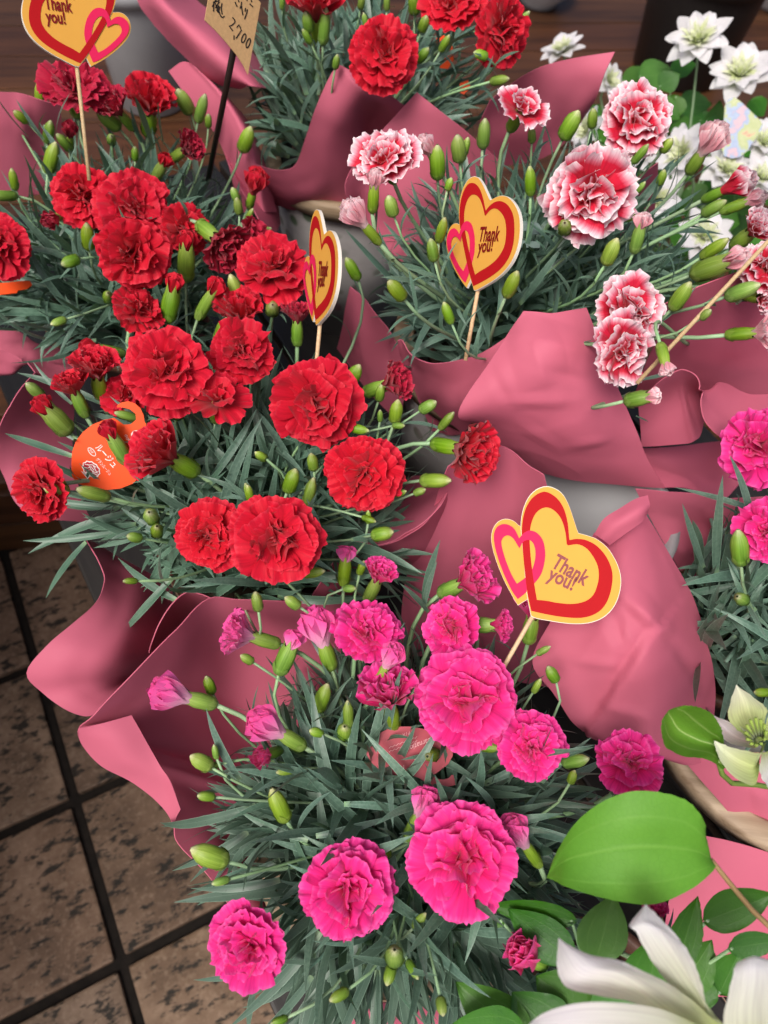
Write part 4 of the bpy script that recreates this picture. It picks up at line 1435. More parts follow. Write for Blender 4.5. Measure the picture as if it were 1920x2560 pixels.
sheet('W', [
    [(994, 850, .772), (1006, 850, .773), (1024, 880, .772), (1050, 897, .772), (1085, 908, .775), (1140, 901, .785), (1195, 886, .798), (1280, 838, .82)],
    [(1006, 905, .742), (1022, 918, .742), (1046, 935, .742), (1072, 948, .745), (1105, 955, .752), (1150, 955, .763), (1195, 935, .785), (1260, 880, .812)],
    [(1042, 985, .705), (1056, 990, .706), (1074, 1000, .708), (1092, 1010, .712), (1112, 1016, .72), (1140, 1020, .735), (1175, 1000, .77), (1235, 930, .80)],
    [(1080, 1075, .66), (1090, 1078, .66), (1105, 1080, .66), (1120, 1085, .665), (1138, 1085, .67), (1160, 1080, .69), (1185, 1050, .73), (1230, 990, .78)]], sub=6,
    creases=[(1068, 960, 1066, 1010, 0.0037, 11.25)])
sheet('W', [[(1660, 760, .85), (1740, 715, .865), (1830, 680, .87), (1960, 640, .87)],
            [(1640, 850, .80), (1730, 830, .81), (1830, 810, .815), (1960, 790, .82)],
            [(1600, 940, .75), (1720, 930, .755), (1820, 925, .76), (1960, 910, .765)],
            [(1580, 1020, .70), (1700, 1010, .705), (1810, 1010, .71), (1960, 1010, .715)]], creases=[(1800, 720, 1760, 930, 0.0031, 50)])
sheet('W', [[(1596, 1015, .765), (1632, 968, .785), (1668, 938, .798), (1704, 920, .805), (1738, 932, .803), (1754, 962, .798), (1748, 1006, .79), (1762, 1056, .782), (1804, 1094, .775), (1850, 1096, .773), (1960, 1078, .772)],
            [(1600, 1055, .745), (1645, 1020, .755), (1690, 990, .765), (1706, 985, .768), (1722, 985, .765), (1745, 975, .775), (1768, 985, .778), (1785, 1020, .775), (1815, 1055, .770), (1860, 1060, .768), (1960, 1040, .765)],
            [(1603, 1115, .715), (1660, 1112, .72), (1715, 1108, .725), (1735, 1100, .73), (1752, 1080, .735), (1772, 1000, .76), (1790, 960, .768), (1815, 960, .765), (1850, 980, .76), (1890, 990, .758), (1970, 980, .755)]], sub=7)
sheet('W', [[(1600, 1120, .69), (1680, 1118, .675), (1760, 1108, .675), (1850, 1098, .69), (1900, 1090, .70)],
            [(1615, 1150, .698), (1690, 1158, .682), (1762, 1160, .68), (1845, 1150, .688), (1890, 1150, .69)],
            [(1636, 1186, .704), (1700, 1192, .695), (1765, 1202, .688), (1835, 1200, .686), (1870, 1190, .688)],
            [(1662, 1219, .706), (1720, 1222, .700), (1778, 1240, .690), (1815, 1244, .684), (1852, 1200, .684)]], sub=6)
# wrap of the right-hand magenta plant: the big creased sheet, its folded flap, crumpled inside
sheet('N', [
    [(1486, 1332, .765), (1520, 1342, .77), (1560, 1318, .775), (1590, 1304, .775), (1613, 1290, .77)],
    [(1440, 1430, .755), (1500, 1432, .768), (1560, 1420, .775), (1620, 1405, .772), (1668, 1380, .758)],
    [(1385, 1540, .735), (1470, 1540, .752), (1570, 1545, .770), (1650, 1530, .768), (1728, 1488, .735)],
    [(1332, 1652, .715), (1440, 1650, .732), (1545, 1655, .752), (1650, 1650, .752), (1764, 1602, .715)],
    [(1385, 1735, .705), (1470, 1750, .715), (1560, 1755, .728), (1665, 1745, .730), (1785, 1700, .700)],
    [(1430, 1810, .695), (1500, 1836, .697), (1580, 1853, .702), (1650, 1872, .702), (1785, 1830, .675)],
    [(1455, 1835, .680), (1540, 1862, .680), (1640, 1890, .678), (1728, 1912, .670), (1800, 1880, .655)]], sub=13, wob=.0008,
    creases=[(1652, 1572, 1475, 1822, -.009, 46, 1), (1652, 1574, 1560, 1500, -.006, 26, -1), (1525, 1535, 1552, 1612, -.004, 12), (1590, 1330, 1530, 1480, .003, 26), (1648, 1577, 1575, 1500, .004, 18), (1420, 1640, 1560, 1680, .0016, 9), (1680, 1600, 1760, 1720, -.002, 9), (1500, 1760, 1640, 1800, .0014, 8), (1460, 1470, 1520, 1560, .0018, 8)])
sheet('N', [[(1486, 1336, .786), (1510, 1297, .795), (1550, 1272, .800), (1588, 1250, .803), (1618, 1240, .803)],
            [(1506, 1348, .788), (1534, 1318, .797), (1568, 1295, .803), (1600, 1276, .805), (1622, 1262, .803)],
            [(1524, 1362, .784), (1556, 1338, .792), (1586, 1316, .797), (1606, 1300, .798), (1616, 1282, .797)]], sub=6)
sheet('N', [[(1588, 1222, .745), (1660, 1228, .74), (1740, 1235, .735), (1820, 1245, .735), (1930, 1240, .74)],
            [(1620, 1285, .715), (1690, 1295, .71), (1760, 1300, .705), (1830, 1310, .705), (1930, 1310, .71)],
            [(1660, 1360, .685), (1720, 1370, .68), (1780, 1375, .675), (1840, 1380, .675), (1930, 1380, .68)],
            [(1720, 1460, .65), (1770, 1460, .645), (1810, 1460, .64), (1860, 1460, .64), (1930, 1460, .64)]],
      creases=[(1640, 1330, 1760, 1400, 0.0062, 17.5), (1740, 1310, 1745, 1420, -0.0062, 15), (1660, 1290, 1800, 1330, -0.0037, 17.5), (1800, 1270, 1790, 1420, 0.0050, 20)])
sheet('N', [[(1700, 1890, .668), (1760, 1890, .672), (1840, 1885, .675), (1960, 1880, .675)],
            [(1760, 1960, .648), (1820, 1955, .652), (1880, 1955, .656), (1960, 1950, .656)],
            [(1840, 2050, .62), (1880, 2045, .625), (1920, 2045, .628), (1970, 2045, .628)],
            [(1900, 2120, .59), (1930, 2120, .59), (1950, 2120, .59), (1990, 2120, .59)]], creases=[(1860, 1900, 1880, 2030, -0.0050, 17.5), (1830, 1970, 1930, 1990, 0.0037, 17.5)])

# ------------------------------------------------------------------ flat print helpers


def poly_mesh(pts2, mat, thick, name, bev=0.0):
    """closed outline in the local XY plane, extruded from z=0 down to -thick"""
    bm = bmesh.new()
    vs_ = [bm.verts.new((x, y, 0)) for x, y in pts2]
    es = [bm.edges.new((vs_[i], vs_[(i + 1) % len(vs_)])) for i in range(len(vs_))]
    bmesh.ops.triangle_fill(bm, use_beauty=True, use_dissolve=False, edges=es)
    if thick > 0:
        r = bmesh.ops.extrude_face_region(bm, geom=bm.faces[:])
        bmesh.ops.translate(bm, vec=(0, 0, -thick), verts=[g for g in r['geom'] if isinstance(g, bmesh.types.BMVert)])
    bmesh.ops.recalc_face_normals(bm, faces=bm.faces[:])
    me = bpy.data.meshes.new(name)
    bm.to_mesh(me)
    bm.free()
    me.materials.append(MATS[mat])
    return me


def fan_mesh(P, mat, thick, name):
    n = len(P)
    cx_, cy_ = sum(p[0] for p in P) / n, sum(p[1] for p in P) / n
    V = [(cx_, cy_, 0)] + [(a, b, 0) for a, b in P] + [(cx_, cy_, -thick)] + [(a, b, -thick) for a, b in P]
    F = []
    for i in range(n):
        j = (i + 1) % n
        F += [(0, 1 + i, 1 + j), (n + 1, n + 2 + j, n + 2 + i), (1 + i, n + 2 + i, n + 2 + j, 1 + j)]
    return make_mesh(name, V, F, mat, None, False)


def ring_mesh(outer, inner, mat, name, zf=lambda x, y: 0.0):
    V = [(x, y, zf(x, y)) for x, y in outer] + [(x, y, zf(x, y)) for x, y in inner]
    n = len(outer)
    F = [(i, (i + 1) % n, n + (i + 1) % n, n + i) for i in range(n)]
    return make_mesh(name, V, F, mat, None, False)


def text_2d(s, size=1.0, bold=0.0, shear=0.0):
    """triangles of a line of lettering, baseline at y=0, starting at x=0"""
    cu = bpy.data.curves.new('lettering', 'FONT')
    cu.body = s
    cu.size = size
    cu.offset = bold
    cu.shear = shear
    cu.resolution_u = 4
    ob = bpy.data.objects.new('lettering', cu)
    COL.objects.link(ob)
    dg = bpy.context.evaluated_depsgraph_get()
    me = bpy.data.meshes.new_from_object(ob.evaluated_get(dg))
    V = [(v.co.x, v.co.y) for v in me.vertices]
    F = [tuple(p.vertices) for p in me.polygons]
    bpy.data.objects.remove(ob)
    bpy.data.curves.remove(cu)
    bpy.data.meshes.remove(me)
    return V, F


def scale_about(P, c, s):
    return [(c[0] + (x - c[0]) * s, c[1] + (y - c[1]) * s) for x, y in P]


def lean(T, px, py, deeper=.03):
    """foot of a leaning stick"""
    return WD(px, py, PX(T)[2] + deeper)


def make_pick(label, tip, foot, face, size, mirror=False, text=True, group='heart picks stuck in the pots'):
    """tip: where the heart board meets the stick; foot: lower end of the stick; face: direction the print looks"""
    up = (tip - foot).normalized()
    z = (face - up * face.dot(up)).normalized()
    x = up.cross(z)
    root = thing('greeting_pick', label, 'pick', foot, group)
    root.matrix_world = frame_matrix(foot, x, z)
    L = (tip - foot).length
    mir = -1 if mirror else 1
    o1 = Matrix.Translation((0, L - .002, 0))

    def put(name, me, dz, mat=None):
        o = link(name, me, root)
        o.matrix_local = o1 @ Matrix.Translation((0, 0, dz))
        return o
    k = size                                    # metres per photo pixel of the digitised design
    T0, ax, bx_ = (632, 1585), (.511, -.859), (.859, .511)

    def loc(pts):
        out = []
        for x, y in pts:
            dx, dy = (x - T0[0]) * .5921, (y - T0[1]) * .5921
            out.append((mir * (dx * bx_[0] + dy * bx_[1]) * k, (dx * ax[0] + dy * ax[1]) * k))
        return out if not mirror else out[::-1]

    def smooth_loop(pts, corners, n=96):
        """closed outline through the digitised points; the corners (tip, notch) stay sharp"""
        m = len(pts)
        out = []
        for i in range(m):
            p = [np.array(pts[(i + d) % m], dtype=float) for d in (-1, 0, 1, 2)]
            if i in corners:
                p[0] = p[1] * 2 - p[2]
            if (i + 1) % m in corners:
                p[3] = p[2] * 2 - p[1]
            for q in range(4):
                out.append(tuple(catmull(p, 1 + q / 4)))
        L = [0.0]
        for i in range(len(out)):
            a, b = out[i], out[(i + 1) % len(out)]
            L.append(L[-1] + math.hypot(a[0] - b[0], a[1] - b[1]))
        res = []
        for q in range(n):
            t = L[-1] * q / n
            i = max(w for w in range(len(out)) if L[w] <= t + 1e-9)
            f = (t - L[i]) / max(1e-9, L[i + 1] - L[i])
            a, b = out[i], out[(i + 1) % len(out)]
            res.append((a[0] + (b[0] - a[0]) * f, a[1] + (b[1] - a[1]) * f))
        return res
    big_y = smooth_loop([(628, 1580), (612, 1480), (605, 1350), (598, 1250), (596, 1190), (606, 1130), (630, 1075), (665, 1040), (705, 1027), (740, 1035), (775, 1062), (800, 1112), (820, 1180), (834, 1232),
                         (870, 1243), (910, 1260), (950, 1295), (980, 1345), (998, 1400), (1000, 1450), (985, 1510), (955, 1560), (910, 1595), (850, 1612), (780, 1612), (700, 1600), (645, 1589)], (0, 13))
    big_o = smooth_loop([(630, 1558), (616, 1480), (607, 1380), (600, 1250), (604, 1180), (620, 1120), (650, 1075), (690, 1052), (720, 1057), (755, 1085), (780, 1130), (793, 1190), (797, 1262),
                         (830, 1257), (870, 1265), (910, 1290), (945, 1335), (965, 1390), (965, 1440), (950, 1500), (925, 1545), (885, 1575), (830, 1588), (760, 1584), (690, 1572)], (0, 12))
    big_i = smooth_loop([(655, 1512), (645, 1440), (635, 1340), (632, 1250), (640, 1190), (660, 1145), (690, 1122), (720, 1122), (750, 1145), (770, 1180), (782, 1230), (786, 1285),
                         (830, 1280), (865, 1297), (890, 1330), (908, 1370), (912, 1410), (905, 1450), (885, 1495), (850, 1520), (800, 1530), (740, 1525), (695, 1516)], (0, 11))
    sm_y = smooth_loop([(575, 1535), (555, 1500), (520, 1430), (490, 1350), (472, 1280), (470, 1230), (485, 1190), (510, 1168), (540, 1163), (570, 1175), (592, 1195),
                        (625, 1195), (660, 1205), (690, 1235), (705, 1280), (705, 1340), (690, 1400), (660, 1460), (620, 1505)], (0,))
    sm_o = smooth_loop([(575, 1508), (550, 1470), (515, 1390), (490, 1310), (480, 1245), (490, 1205), (515, 1187), (545, 1190), (570, 1210), (588, 1250),
                        (605, 1230), (630, 1217), (660, 1225), (685, 1255), (695, 1300), (692, 1350), (675, 1405), (640, 1450), (605, 1485)], (0, 9))
    sm_i = smooth_loop([(573, 1443), (550, 1400), (525, 1330), (512, 1270), (520, 1245), (540, 1235), (562, 1248), (580, 1278), (588, 1292),
                        (605, 1264), (630, 1257), (648, 1275), (655, 1310), (650, 1350), (635, 1390), (606, 1420)], (0, 8))
    put('board', fan_mesh(loc(sm_y), 'card_cream', .0016, 'board'), -.0008)
    put('board', fan_mesh(loc(big_y), 'card_cream', .0022, 'board'), -.0004)
    put('face', fan_mesh(loc(scale_about(sm_y, (588, 1340), .99)), 'card_yellow', .0001, 'face'), -.0006)
    put('face', fan_mesh(loc(scale_about(big_y, (780, 1360), .99)), 'card_yellow', .0001, 'face'), -.0002)
    put('red_outline', ring_mesh(loc(big_o), loc(big_i), 'card_red', 'red_outline'), .0000)
    put('pink_outline', ring_mesh(loc(sm_o), loc(sm_i), 'card_pink', 'pink_outline', lambda a, b: .0009 * (b - 150 * k) / (250 * k)), .00015)
    if text:
        for w_, ox, oy, ex, ey, h_ in (('Thank', 716, 1372, 852, 1456, 66), ('you!', 700, 1424, 800, 1474, 62)):
            V, F = text_2d(w_, 1.0, .024)
            wd = max(v[0] for v in V)
            p0, p1 = np.array(loc([(ox, oy)])[0]), np.array(loc([(ex, ey)])[0])
            if mirror:
                yb = 160 * k if w_ == 'Thank' else 122 * k
                p0, p1 = np.array((-84 * k, yb)), np.array((2 * k if w_ == 'Thank' else -24 * k, yb + 3 * k))
            e1 = (p1 - p0) / wd
            nrm = np.array((-e1[1], e1[0])) / np.linalg.norm(e1) * (h_ * .5921 * k / .72)
            me = make_mesh('lettering', [(*(p0 + e1 * a + nrm * b), 0) for a, b in V], F, 'ink_red', None, False)
            put('lettering', me, .00035)
    s = 300 * k
    v, f = tube_data([(0, 0, -.0028), (0, L * .5, -.0028), (0, L + .3 * s, -.0028)], .0014, 8)
    # local frame: x right, y up along the stick
    so = mesh_obj('stick', v, f, 'stick_wood', root)
    return root


def cam_face(P, yaw, pitch=0.0):
    """direction from P to the camera turned by yaw (deg, + turns the print to the picture's left)"""
    n = (CAMP - P).normalized()
    a = math.radians(yaw)
    return (n * math.cos(a) - CR * math.sin(a) + CU * math.sin(math.radians(pitch))).normalized()


def lean(T, px, py, deeper=.03):
    """foot of a leaning stick"""
    return WD(px, py, PX(T)[2] + deeper)


T = W(1334, 1536, .790)
make_pick('yellow double heart pick reading Thank you, on a bare stick over magenta blooms', T, lean(T, 1215, 1745, .0), cam_face(T, 0), PX(T)[2] / FPX)
T = W(790, 806, .835)
make_pick('yellow heart pick turned almost edge on beside scarlet blooms', T, lean(T, 776, 960, .01), cam_face(T, 70), .90 * PX(T)[2] / FPX)
T = W(1187, 720, .85)
make_pick('yellow heart pick turned half away among the white-edged carnation leaves', T, lean(T, 1155, 900, .01), cam_face(T, 60), .90 * PX(T)[2] / FPX)
T = W(194, 160, .90)
make_pick('yellow heart pick with the small heart on its right, over dark red blooms', T, lean(T, 226, 450, .02), cam_face(T, -16), .74 * PX(T)[2] / FPX, mirror=True)
# a pick whose hearts stand outside the picture
T = W(2010, 500, .93)
make_pick('long bamboo stick of a heart pick rising through the white-edged carnations', T, lean(T, 1590, 955), cam_face(T, 30), PX(T)[2] / FPX)

# ------------------------------------------------------------------ price card on its stake


class Plane:
    def __init__(self, P0, n):
        self.p, self.n = P0, n.normalized()

    def at(self, px, py, lift=0.0):
        return on_plane(px, py, self.p + self.n * lift, self.n)


def flat_outline(name, pts_px, plane, mat, thick, parent, lift=0.0, bend=None):
    x = (plane.at(pts_px[1][0], pts_px[1][1]) - plane.at(*pts_px[0])).normalized()
    M = frame_matrix(plane.p, x, plane.n)
    inv = M.inverted()
    p2 = [(inv @ plane.at(a, b)).xy for a, b in pts_px]
    me = poly_mesh([(q.x, q.y) for q in p2], mat, thick, name)
    o = link(name, me, parent)
    o.matrix_local = Matrix.Translation(-parent.location) @ Matrix.Translation(plane.n * lift) @ M
    return o


def flat_faces(name, V_px, F, plane, mat, parent, lift):
    V = [plane.at(a, b, lift) - parent.location for a, b in V_px]
    return mesh_obj(name, V, F, mat, parent, False)


def text_on(plane, parent, s, ox, oy, dx, dy, hpx, mat, lift=.0003, stretch=1.0, shear=0.0, bold=0.0):
    """lettering from (ox, oy) along (dx, dy); hpx: cap height in photo px"""
    V, F = text_2d(s, 1.0, bold, shear)
    l = math.hypot(dx, dy)
    c, sn = dx / l, dy / l
    k = hpx / .72
    VP = [(ox + (c * a * stretch + sn * b) * k, oy + (sn * a * stretch - c * b) * k) for a, b in V]
    return flat_faces('lettering', VP, F, plane, mat, parent, lift)


def stroke_on(plane, parent, pts, wpx, mat, lift=.0003, closed=False, name='lettering'):
    V, F = [], []
    n = len(pts)
    for i, (x, y) in enumerate(pts):
        a = pts[i - 1] if (i > 0 or closed) else pts[i]
        b = pts[(i + 1) % n] if (i < n - 1 or closed) else pts[i]
        tx, ty = b[0] - a[0], b[1] - a[1]
        l = math.hypot(tx, ty) or 1
        nx, ny = -ty / l * wpx / 2, tx / l * wpx / 2
        V += [(x + nx, y + ny), (x - nx, y - ny)]
    for i in range(n if closed else n - 1):
        j = (i + 1) % n
        F.append((2 * i, 2 * i + 1, 2 * j + 1, 2 * j))
    return flat_faces(name, V, F, plane, mat, parent, lift)


P0 = W(580, 130, .90)
pc = thing('price_card', 'kraft paper price card on a dark stake, handwritten 2,700', 'price card', P0)
pl_ = Plane(P0, cam_face(P0, -38, 10))
K = 220 / 1659.0
flat_outline('card', [(512, 50), (540, 77), (566, 106), (592, 138), (608, 162), (620, 186), (637, 92), (652, 7), (646, 0), (560, -110), (543, -128)], pl_, 'kraft_card', .0006, pc)


def zk(pts):
    return [(480 + a * K, b * K) for a, b in pts]


def ell(cx, cy, rx, ry, tilt, n=18):
    t0 = math.radians(tilt)
    return [(cx + rx * math.cos(a) * math.cos(t0) - ry * math.sin(a) * math.sin(t0), cy + rx * math.cos(a) * math.sin(t0) + ry * math.sin(a) * math.cos(t0))
            for a in np.linspace(0, 2 * math.pi, n, endpoint=False)]


for st in ([(760, 325), (800, 370), (812, 400), (795, 440), (750, 475), (700, 490), (730, 530), (770, 580)], [(845, 520), (862, 490), (882, 465), (910, 515), (930, 570), (880, 650), (830, 725)],
           [(790, 665), (792, 745)], [(935, 35), (925, 110), (905, 160)], [(932, 110), (945, 200), (960, 285)], [(1010, 150), (1000, 215)], [(1045, 175), (1030, 250), (990, 360)],
           [(810, 35), (850, 125)], [(875, 0), (885, 40)], [(1085, 70), (1150, 130)], [(1115, -10), (1125, 40)], [(1035, -10), (1040, 18)], [(395, 45), (520, 5)], [(460, -30), (380, 130)],
           [(412, 80), (405, 215)], [(440, 60), (475, 165)], [(515, 30), (440, 150)], [(500, 100), (475, 210)], [(460, 180), (500, 240)], [(565, 55), (550, 150), (568, 270)], [(525, 120), (505, 190)],
           [(500, 190), (525, 260), (545, 310), (580, 330), (612, 300)]):
    stroke_on(pl_, pc, zk(st), 3.0, 'ink_black')
stroke_on(pl_, pc, zk(ell(975, 720, 34, 86, 18)), 3.0, 'ink_black', closed=True)
stroke_on(pl_, pc, zk(ell(1060, 812, 32, 92, 18)), 3.0, 'ink_black', closed=True)
A_, B_ = pl_.at(588, 105, -.0035), W(520, 450, .74)
tube('stake', [A_ - pc.location, (A_ + B_) / 2 - pc.location, B_ - pc.location], .0024, 'dark_stake', pc, 8)

# ------------------------------------------------------------------ orange round tag
P0 = W(262, 1130, .775)
tg = thing('plant_tag', 'orange round plant tag with white katakana and a carnation emblem', 'plant tag', P0, 'plant tags among the leaves')
pl_ = Plane(P0, cam_face(P0, 12, -6))
Z = 260 / 1659.0


def zo(pts):
    return [(160 + a * Z, 980 + b * Z) for a, b in pts]


flat_outline('tag_card', zo([(800, 415), (650, 440), (450, 520), (300, 640), (190, 780), (130, 950), (115, 1150), (130, 1350), (200, 1450), (330, 1505), (500, 1545), (700, 1562), (900, 1540), (1100, 1460),
                             (1250, 1300), (1320, 1100), (1335, 900), (1325, 700), (1310, 510), (1282, 470), (1270, 370), (1220, 260), (1130, 180), (1020, 145), (920, 165), (860, 200), (835, 245),
                             (930, 245), (1050, 275), (1140, 350), (1150, 440), (1060, 515), (950, 520), (860, 455)]), pl_, 'tag_orange', .0008, tg)
tx, ty = zo([(492, 884)])[0]
text_on(pl_, tg, 'ルージュ', tx, ty, 370, 420, 100 * Z, 'ink_white', bold=.008, stretch=.82)
tx, ty = zo([(505, 1075)])[0]
text_on(pl_, tg, 'グランルージュ', tx, ty, 250, 290, 48 * Z, 'ink_white', stretch=.74)
tx, ty = zo([(398, 932)])[0]
text_on(pl_, tg, 'PVP', tx, ty, 80, 95, 40 * Z, 'ink_white', stretch=.8)
stroke_on(pl_, tg, zo(ell(444, 955, 82, 38, 48)), 1.6, 'ink_white', closed=True, name='ring')
stroke_on(pl_, tg, zo([(1200, 640), (1160, 625), (1110, 635), (1082, 670), (1085, 715)]), 4.5, 'ink_white', name='ring')
for cx_, cy_, r_ in ((990, 700, 20), (1010, 745, 18), (1045, 765, 16), (1030, 800, 16)):
    stroke_on(pl_, tg, zo(ell(cx_, cy_, r_, r_ * .8, 30, 10)), 1.0, 'ink_white', closed=True, name='ring')


def blob(cx, cy, rx, ry, tilt, n, amp):
    out = []
    for i, (x, y) in enumerate(ell(cx, cy, rx, ry, tilt, n)):
        k = 1 + amp * (1 if i % 2 else -1)
        out.append((cx + (x - cx) * k, cy + (y - cy) * k))
    return out


flat_outline('emblem', zo(blob(435, 1230, 160, 112, 38, 22, .05)), pl_, 'ink_white', .0002, tg, .0004)
flat_outline('emblem', zo(blob(435, 1230, 142, 95, 38, 22, .06)), pl_, 'ink_flower', .0002, tg, .0006)
for st in ([(330, 1150), (400, 1165), (450, 1160), (510, 1200)], [(320, 1200), (380, 1215), (430, 1190), (480, 1250)], [(360, 1250), (430, 1240), (500, 1290), (540, 1270)], [(420, 1290), (480, 1300), (530, 1330)],
           [(400, 1180), (430, 1230), (470, 1290)], [(470, 1180), (500, 1240), (530, 1300)]):
    stroke_on(pl_, tg, zo(st), 1.7, 'ink_white', .0008, name='emblem')
flat_outline('emblem', zo([(275, 1255), (345, 1300), (370, 1260), (425, 1290), (410, 1350), (380, 1390), (345, 1340)]), pl_, 'ink_white', .0002, tg, .0009)
flat_outline('emblem', zo([(300, 1275), (355, 1320), (375, 1280), (412, 1300), (398, 1345), (380, 1368), (355, 1330)]), pl_, 'ink_leaf', .0002, tg, .0011)

# other tags
P0 = W(25, 722, .745)
tg = thing('plant_tag', 'orange plant tag half hidden under leaves by the deck edge', 'plant tag', P0, 'plant tags among the leaves')
pl_ = Plane(P0, Vector((.1, -.35, 1)))
flat_outline('tag_card', [(-60, 712), (20, 706), (55, 702), (75, 702), (80, 712), (68, 722), (45, 726), (42, 732), (0, 737), (-60, 742)], pl_, 'tag_orange', .0008, tg)
P0 = W(1110, 140, .80)
tg = thing('plant_tag', 'orange plant tag glimpsed between the leaves of the back carnation', 'plant tag', P0, 'plant tags among the leaves')
pl_ = Plane(P0, cam_face(P0, 20, 10))
flat_outline('tag_card', [(1086, 96), (1110, 88), (1130, 110), (1134, 150), (1120, 172), (1096, 170), (1084, 140)], pl_, 'tag_orange', .0008, tg)
P0 = W(1150, 225, .79)
tg = thing('plant_tag', 'small orange tag end above the pink paper corner', 'plant tag', P0, 'plant tags among the leaves')
pl_ = Plane(P0, cam_face(P0, 10, 20))
flat_outline('tag_card', [(1150, 208), (1170, 200), (1176, 218), (1160, 236), (1146, 230)], pl_, 'tag_orange', .0008, tg)
P0 = W(1310, 570, .83)
tg = thing('plant_tag', 'pale grey-green plastic plant tag behind the leaves of the white-edged carnation', 'plant tag', P0, 'plant tags among the leaves')
pl_ = Plane(P0, cam_face(P0, 5, 30))
flat_outline('tag_card', [(1270, 562), (1285, 553), (1320, 552), (1346, 558), (1356, 572), (1352, 585), (1330, 586), (1328, 578), (1300, 576), (1288, 580), (1290, 600), (1350, 604), (1350, 620), (1276, 618)], pl_, 'clear_tag', .0007, tg)

P0 = W(1020, 1880, .742)
tg = thing('plant_tag', 'rose pink oval plant tag with white script lying among the magenta carnation leaves', 'plant tag', P0, 'plant tags among the leaves')
pl_ = Plane(P0, Vector((0.02, -.22, 1)))
Z1 = 300 / 1659.0


def zr(pts):
    return [(880 + a * Z1, 1780 + b * Z1) for a, b in pts]


flat_outline('tag_card', zr([(190, 520), (235, 410), (340, 315), (480, 240), (640, 203), (800, 200), (1000, 235), (1180, 300), (1310, 400), (1385, 500), (1395, 600), (1330, 720), (1190, 830), (1110, 885), (1180, 922), (1260, 936),
                             (1340, 912), (1375, 872), (1430, 872), (1432, 1008), (1300, 1040), (1180, 1032), (1010, 965), (920, 910), (850, 888), (700, 886), (520, 862), (400, 812), (280, 710), (205, 600)]), pl_, 'tag_rose', .0008, tg)
for s, (x, y), (dx, dy), h in (('Carnation', (1105, 345), (-560, 215), 78), ('Pot', (985, 560), (-230, 85), 82), ('P I A', (800, 262), (-200, 75), 46), ('URE', (900, 735), (-170, 62), 36)):
    ox, oy = zr([(x, y)])[0]
    text_on(pl_, tg, s, ox, oy, dx, dy, h * Z1, 'ink_pink', shear=.35 if len(s) > 4 or s == 'Pot' else 0, stretch=.86)
for yo in (0, 55):
    wv = [(900 - 26 * i, 345 + 10 * i + yo + (9 if i % 2 else -9)) for i in range(16)]
    stroke_on(pl_, tg, zr(wv), 1.0, 'ink_pink')
for a, b in (((630, 735), (600, 780)), ((675, 740), (662, 785)), ((715, 735), (718, 795)), ((755, 630), (745, 665))):
    stroke_on(pl_, tg, zr([a, b]), 1.5, 'ink_pink')

# ------------------------------------------------------------------ clematis


def petal_patch(name, rows, mat, parent, sub=5, depth=True, wob=.0010):
    """rows of (left, middle, right) control points along the petal, each (px, py, depth)"""
    fn = WD if depth else W
    G = [[np.array(fn(*q)) for q in r] for r in rows]
    ncol = len(G[0])
    nv = (ncol - 1) * sub + 1
    nu = (len(G) - 1) * sub + 1
    cols = [[catmull(r, j / sub) for j in range(nv)] for r in G]
    V, UV = [], []
    sd = random.uniform(0, 50)
    for i in range(nu):
        for j in range(nv):
            q = catmull([c[j] for c in cols], i / sub)
            w_ = noise.noise(Vector(q) * 45 + Vector((sd, 0, 0))) * wob
            if 0 < i < nu - 1 and j in (0, nv - 1):
                w_ += random.uniform(-.0006, .0006)
            V.append(Vector(q) + Vector((0, 0, 1)) * w_ - Vector(parent.location))
            UV.append((j / (nv - 1), i / (nu - 1)))
    return mesh_obj(name, V, grid_faces(nu, nv), mat, parent, True, UV)


def ovate(name, bx, by, bt, tx, ty, tt, wpx, mat, parent, curl=.08, cordate=.12, tipw=.0):
    """broad leaf from its petiole (b) to its tip (t); the last of each is the depth; wpx: full width"""
    dx, dy = tx - bx, ty - by
    l = math.hypot(dx, dy)
    nx, ny = -dy / l, dx / l
    rows = []
    prof = [(-.02, .05), (.04, .48), (.16, .86), (.34, 1.0), (.52, .92), (.70, .68), (.86, .36), (1.0, .02)]
    for s, w in prof:
        cx_, cy_ = bx + dx * s, by + dy * s
        t_ = bt + (tt - bt) * s
        w_ = w * wpx / 2
        back = cordate * l * max(0, (.2 - s)) * 2
        r = []
        for k in (-1, -.5, 0, .5, 1):
            jig = 1 + random.uniform(-.03, .03)
            r.append((cx_ + nx * w_ * k * jig - dx / l * back * abs(k), cy_ + ny * w_ * k * jig - dy / l * back * abs(k), t_ - curl * abs(k) ** 1.5 * .12 * (wpx / FPX) * t_ * 6 + .25 * curl * math.sin(s * 3) * t_ * wpx / FPX))
        rows.append(r)
    return petal_patch(name, rows, mat, parent, 4)


# --- the near plant at the bottom right
c0 = WD(1900, 2640, .30)
cl = thing('clematis', 'white clematis with broad fresh green leaves leaning over the magenta carnations', 'clematis', (c0.x, c0.y, BENCH_Z))
pf = mesh_obj('soil', [((.05 * math.cos(a)), .05 * math.sin(a), .10) for a in np.linspace(0, 2 * math.pi, 20, endpoint=False)], [tuple(range(20))], 'soil', cl, False)
v, f, uv = lathe_data([(.001, .002), (.045, .002), (.060, .115), (.064, .115), (.064, .125), (.058, .125), (.055, .10)], 28)
mesh_obj('pot', v, f, 'pot_plastic', cl)
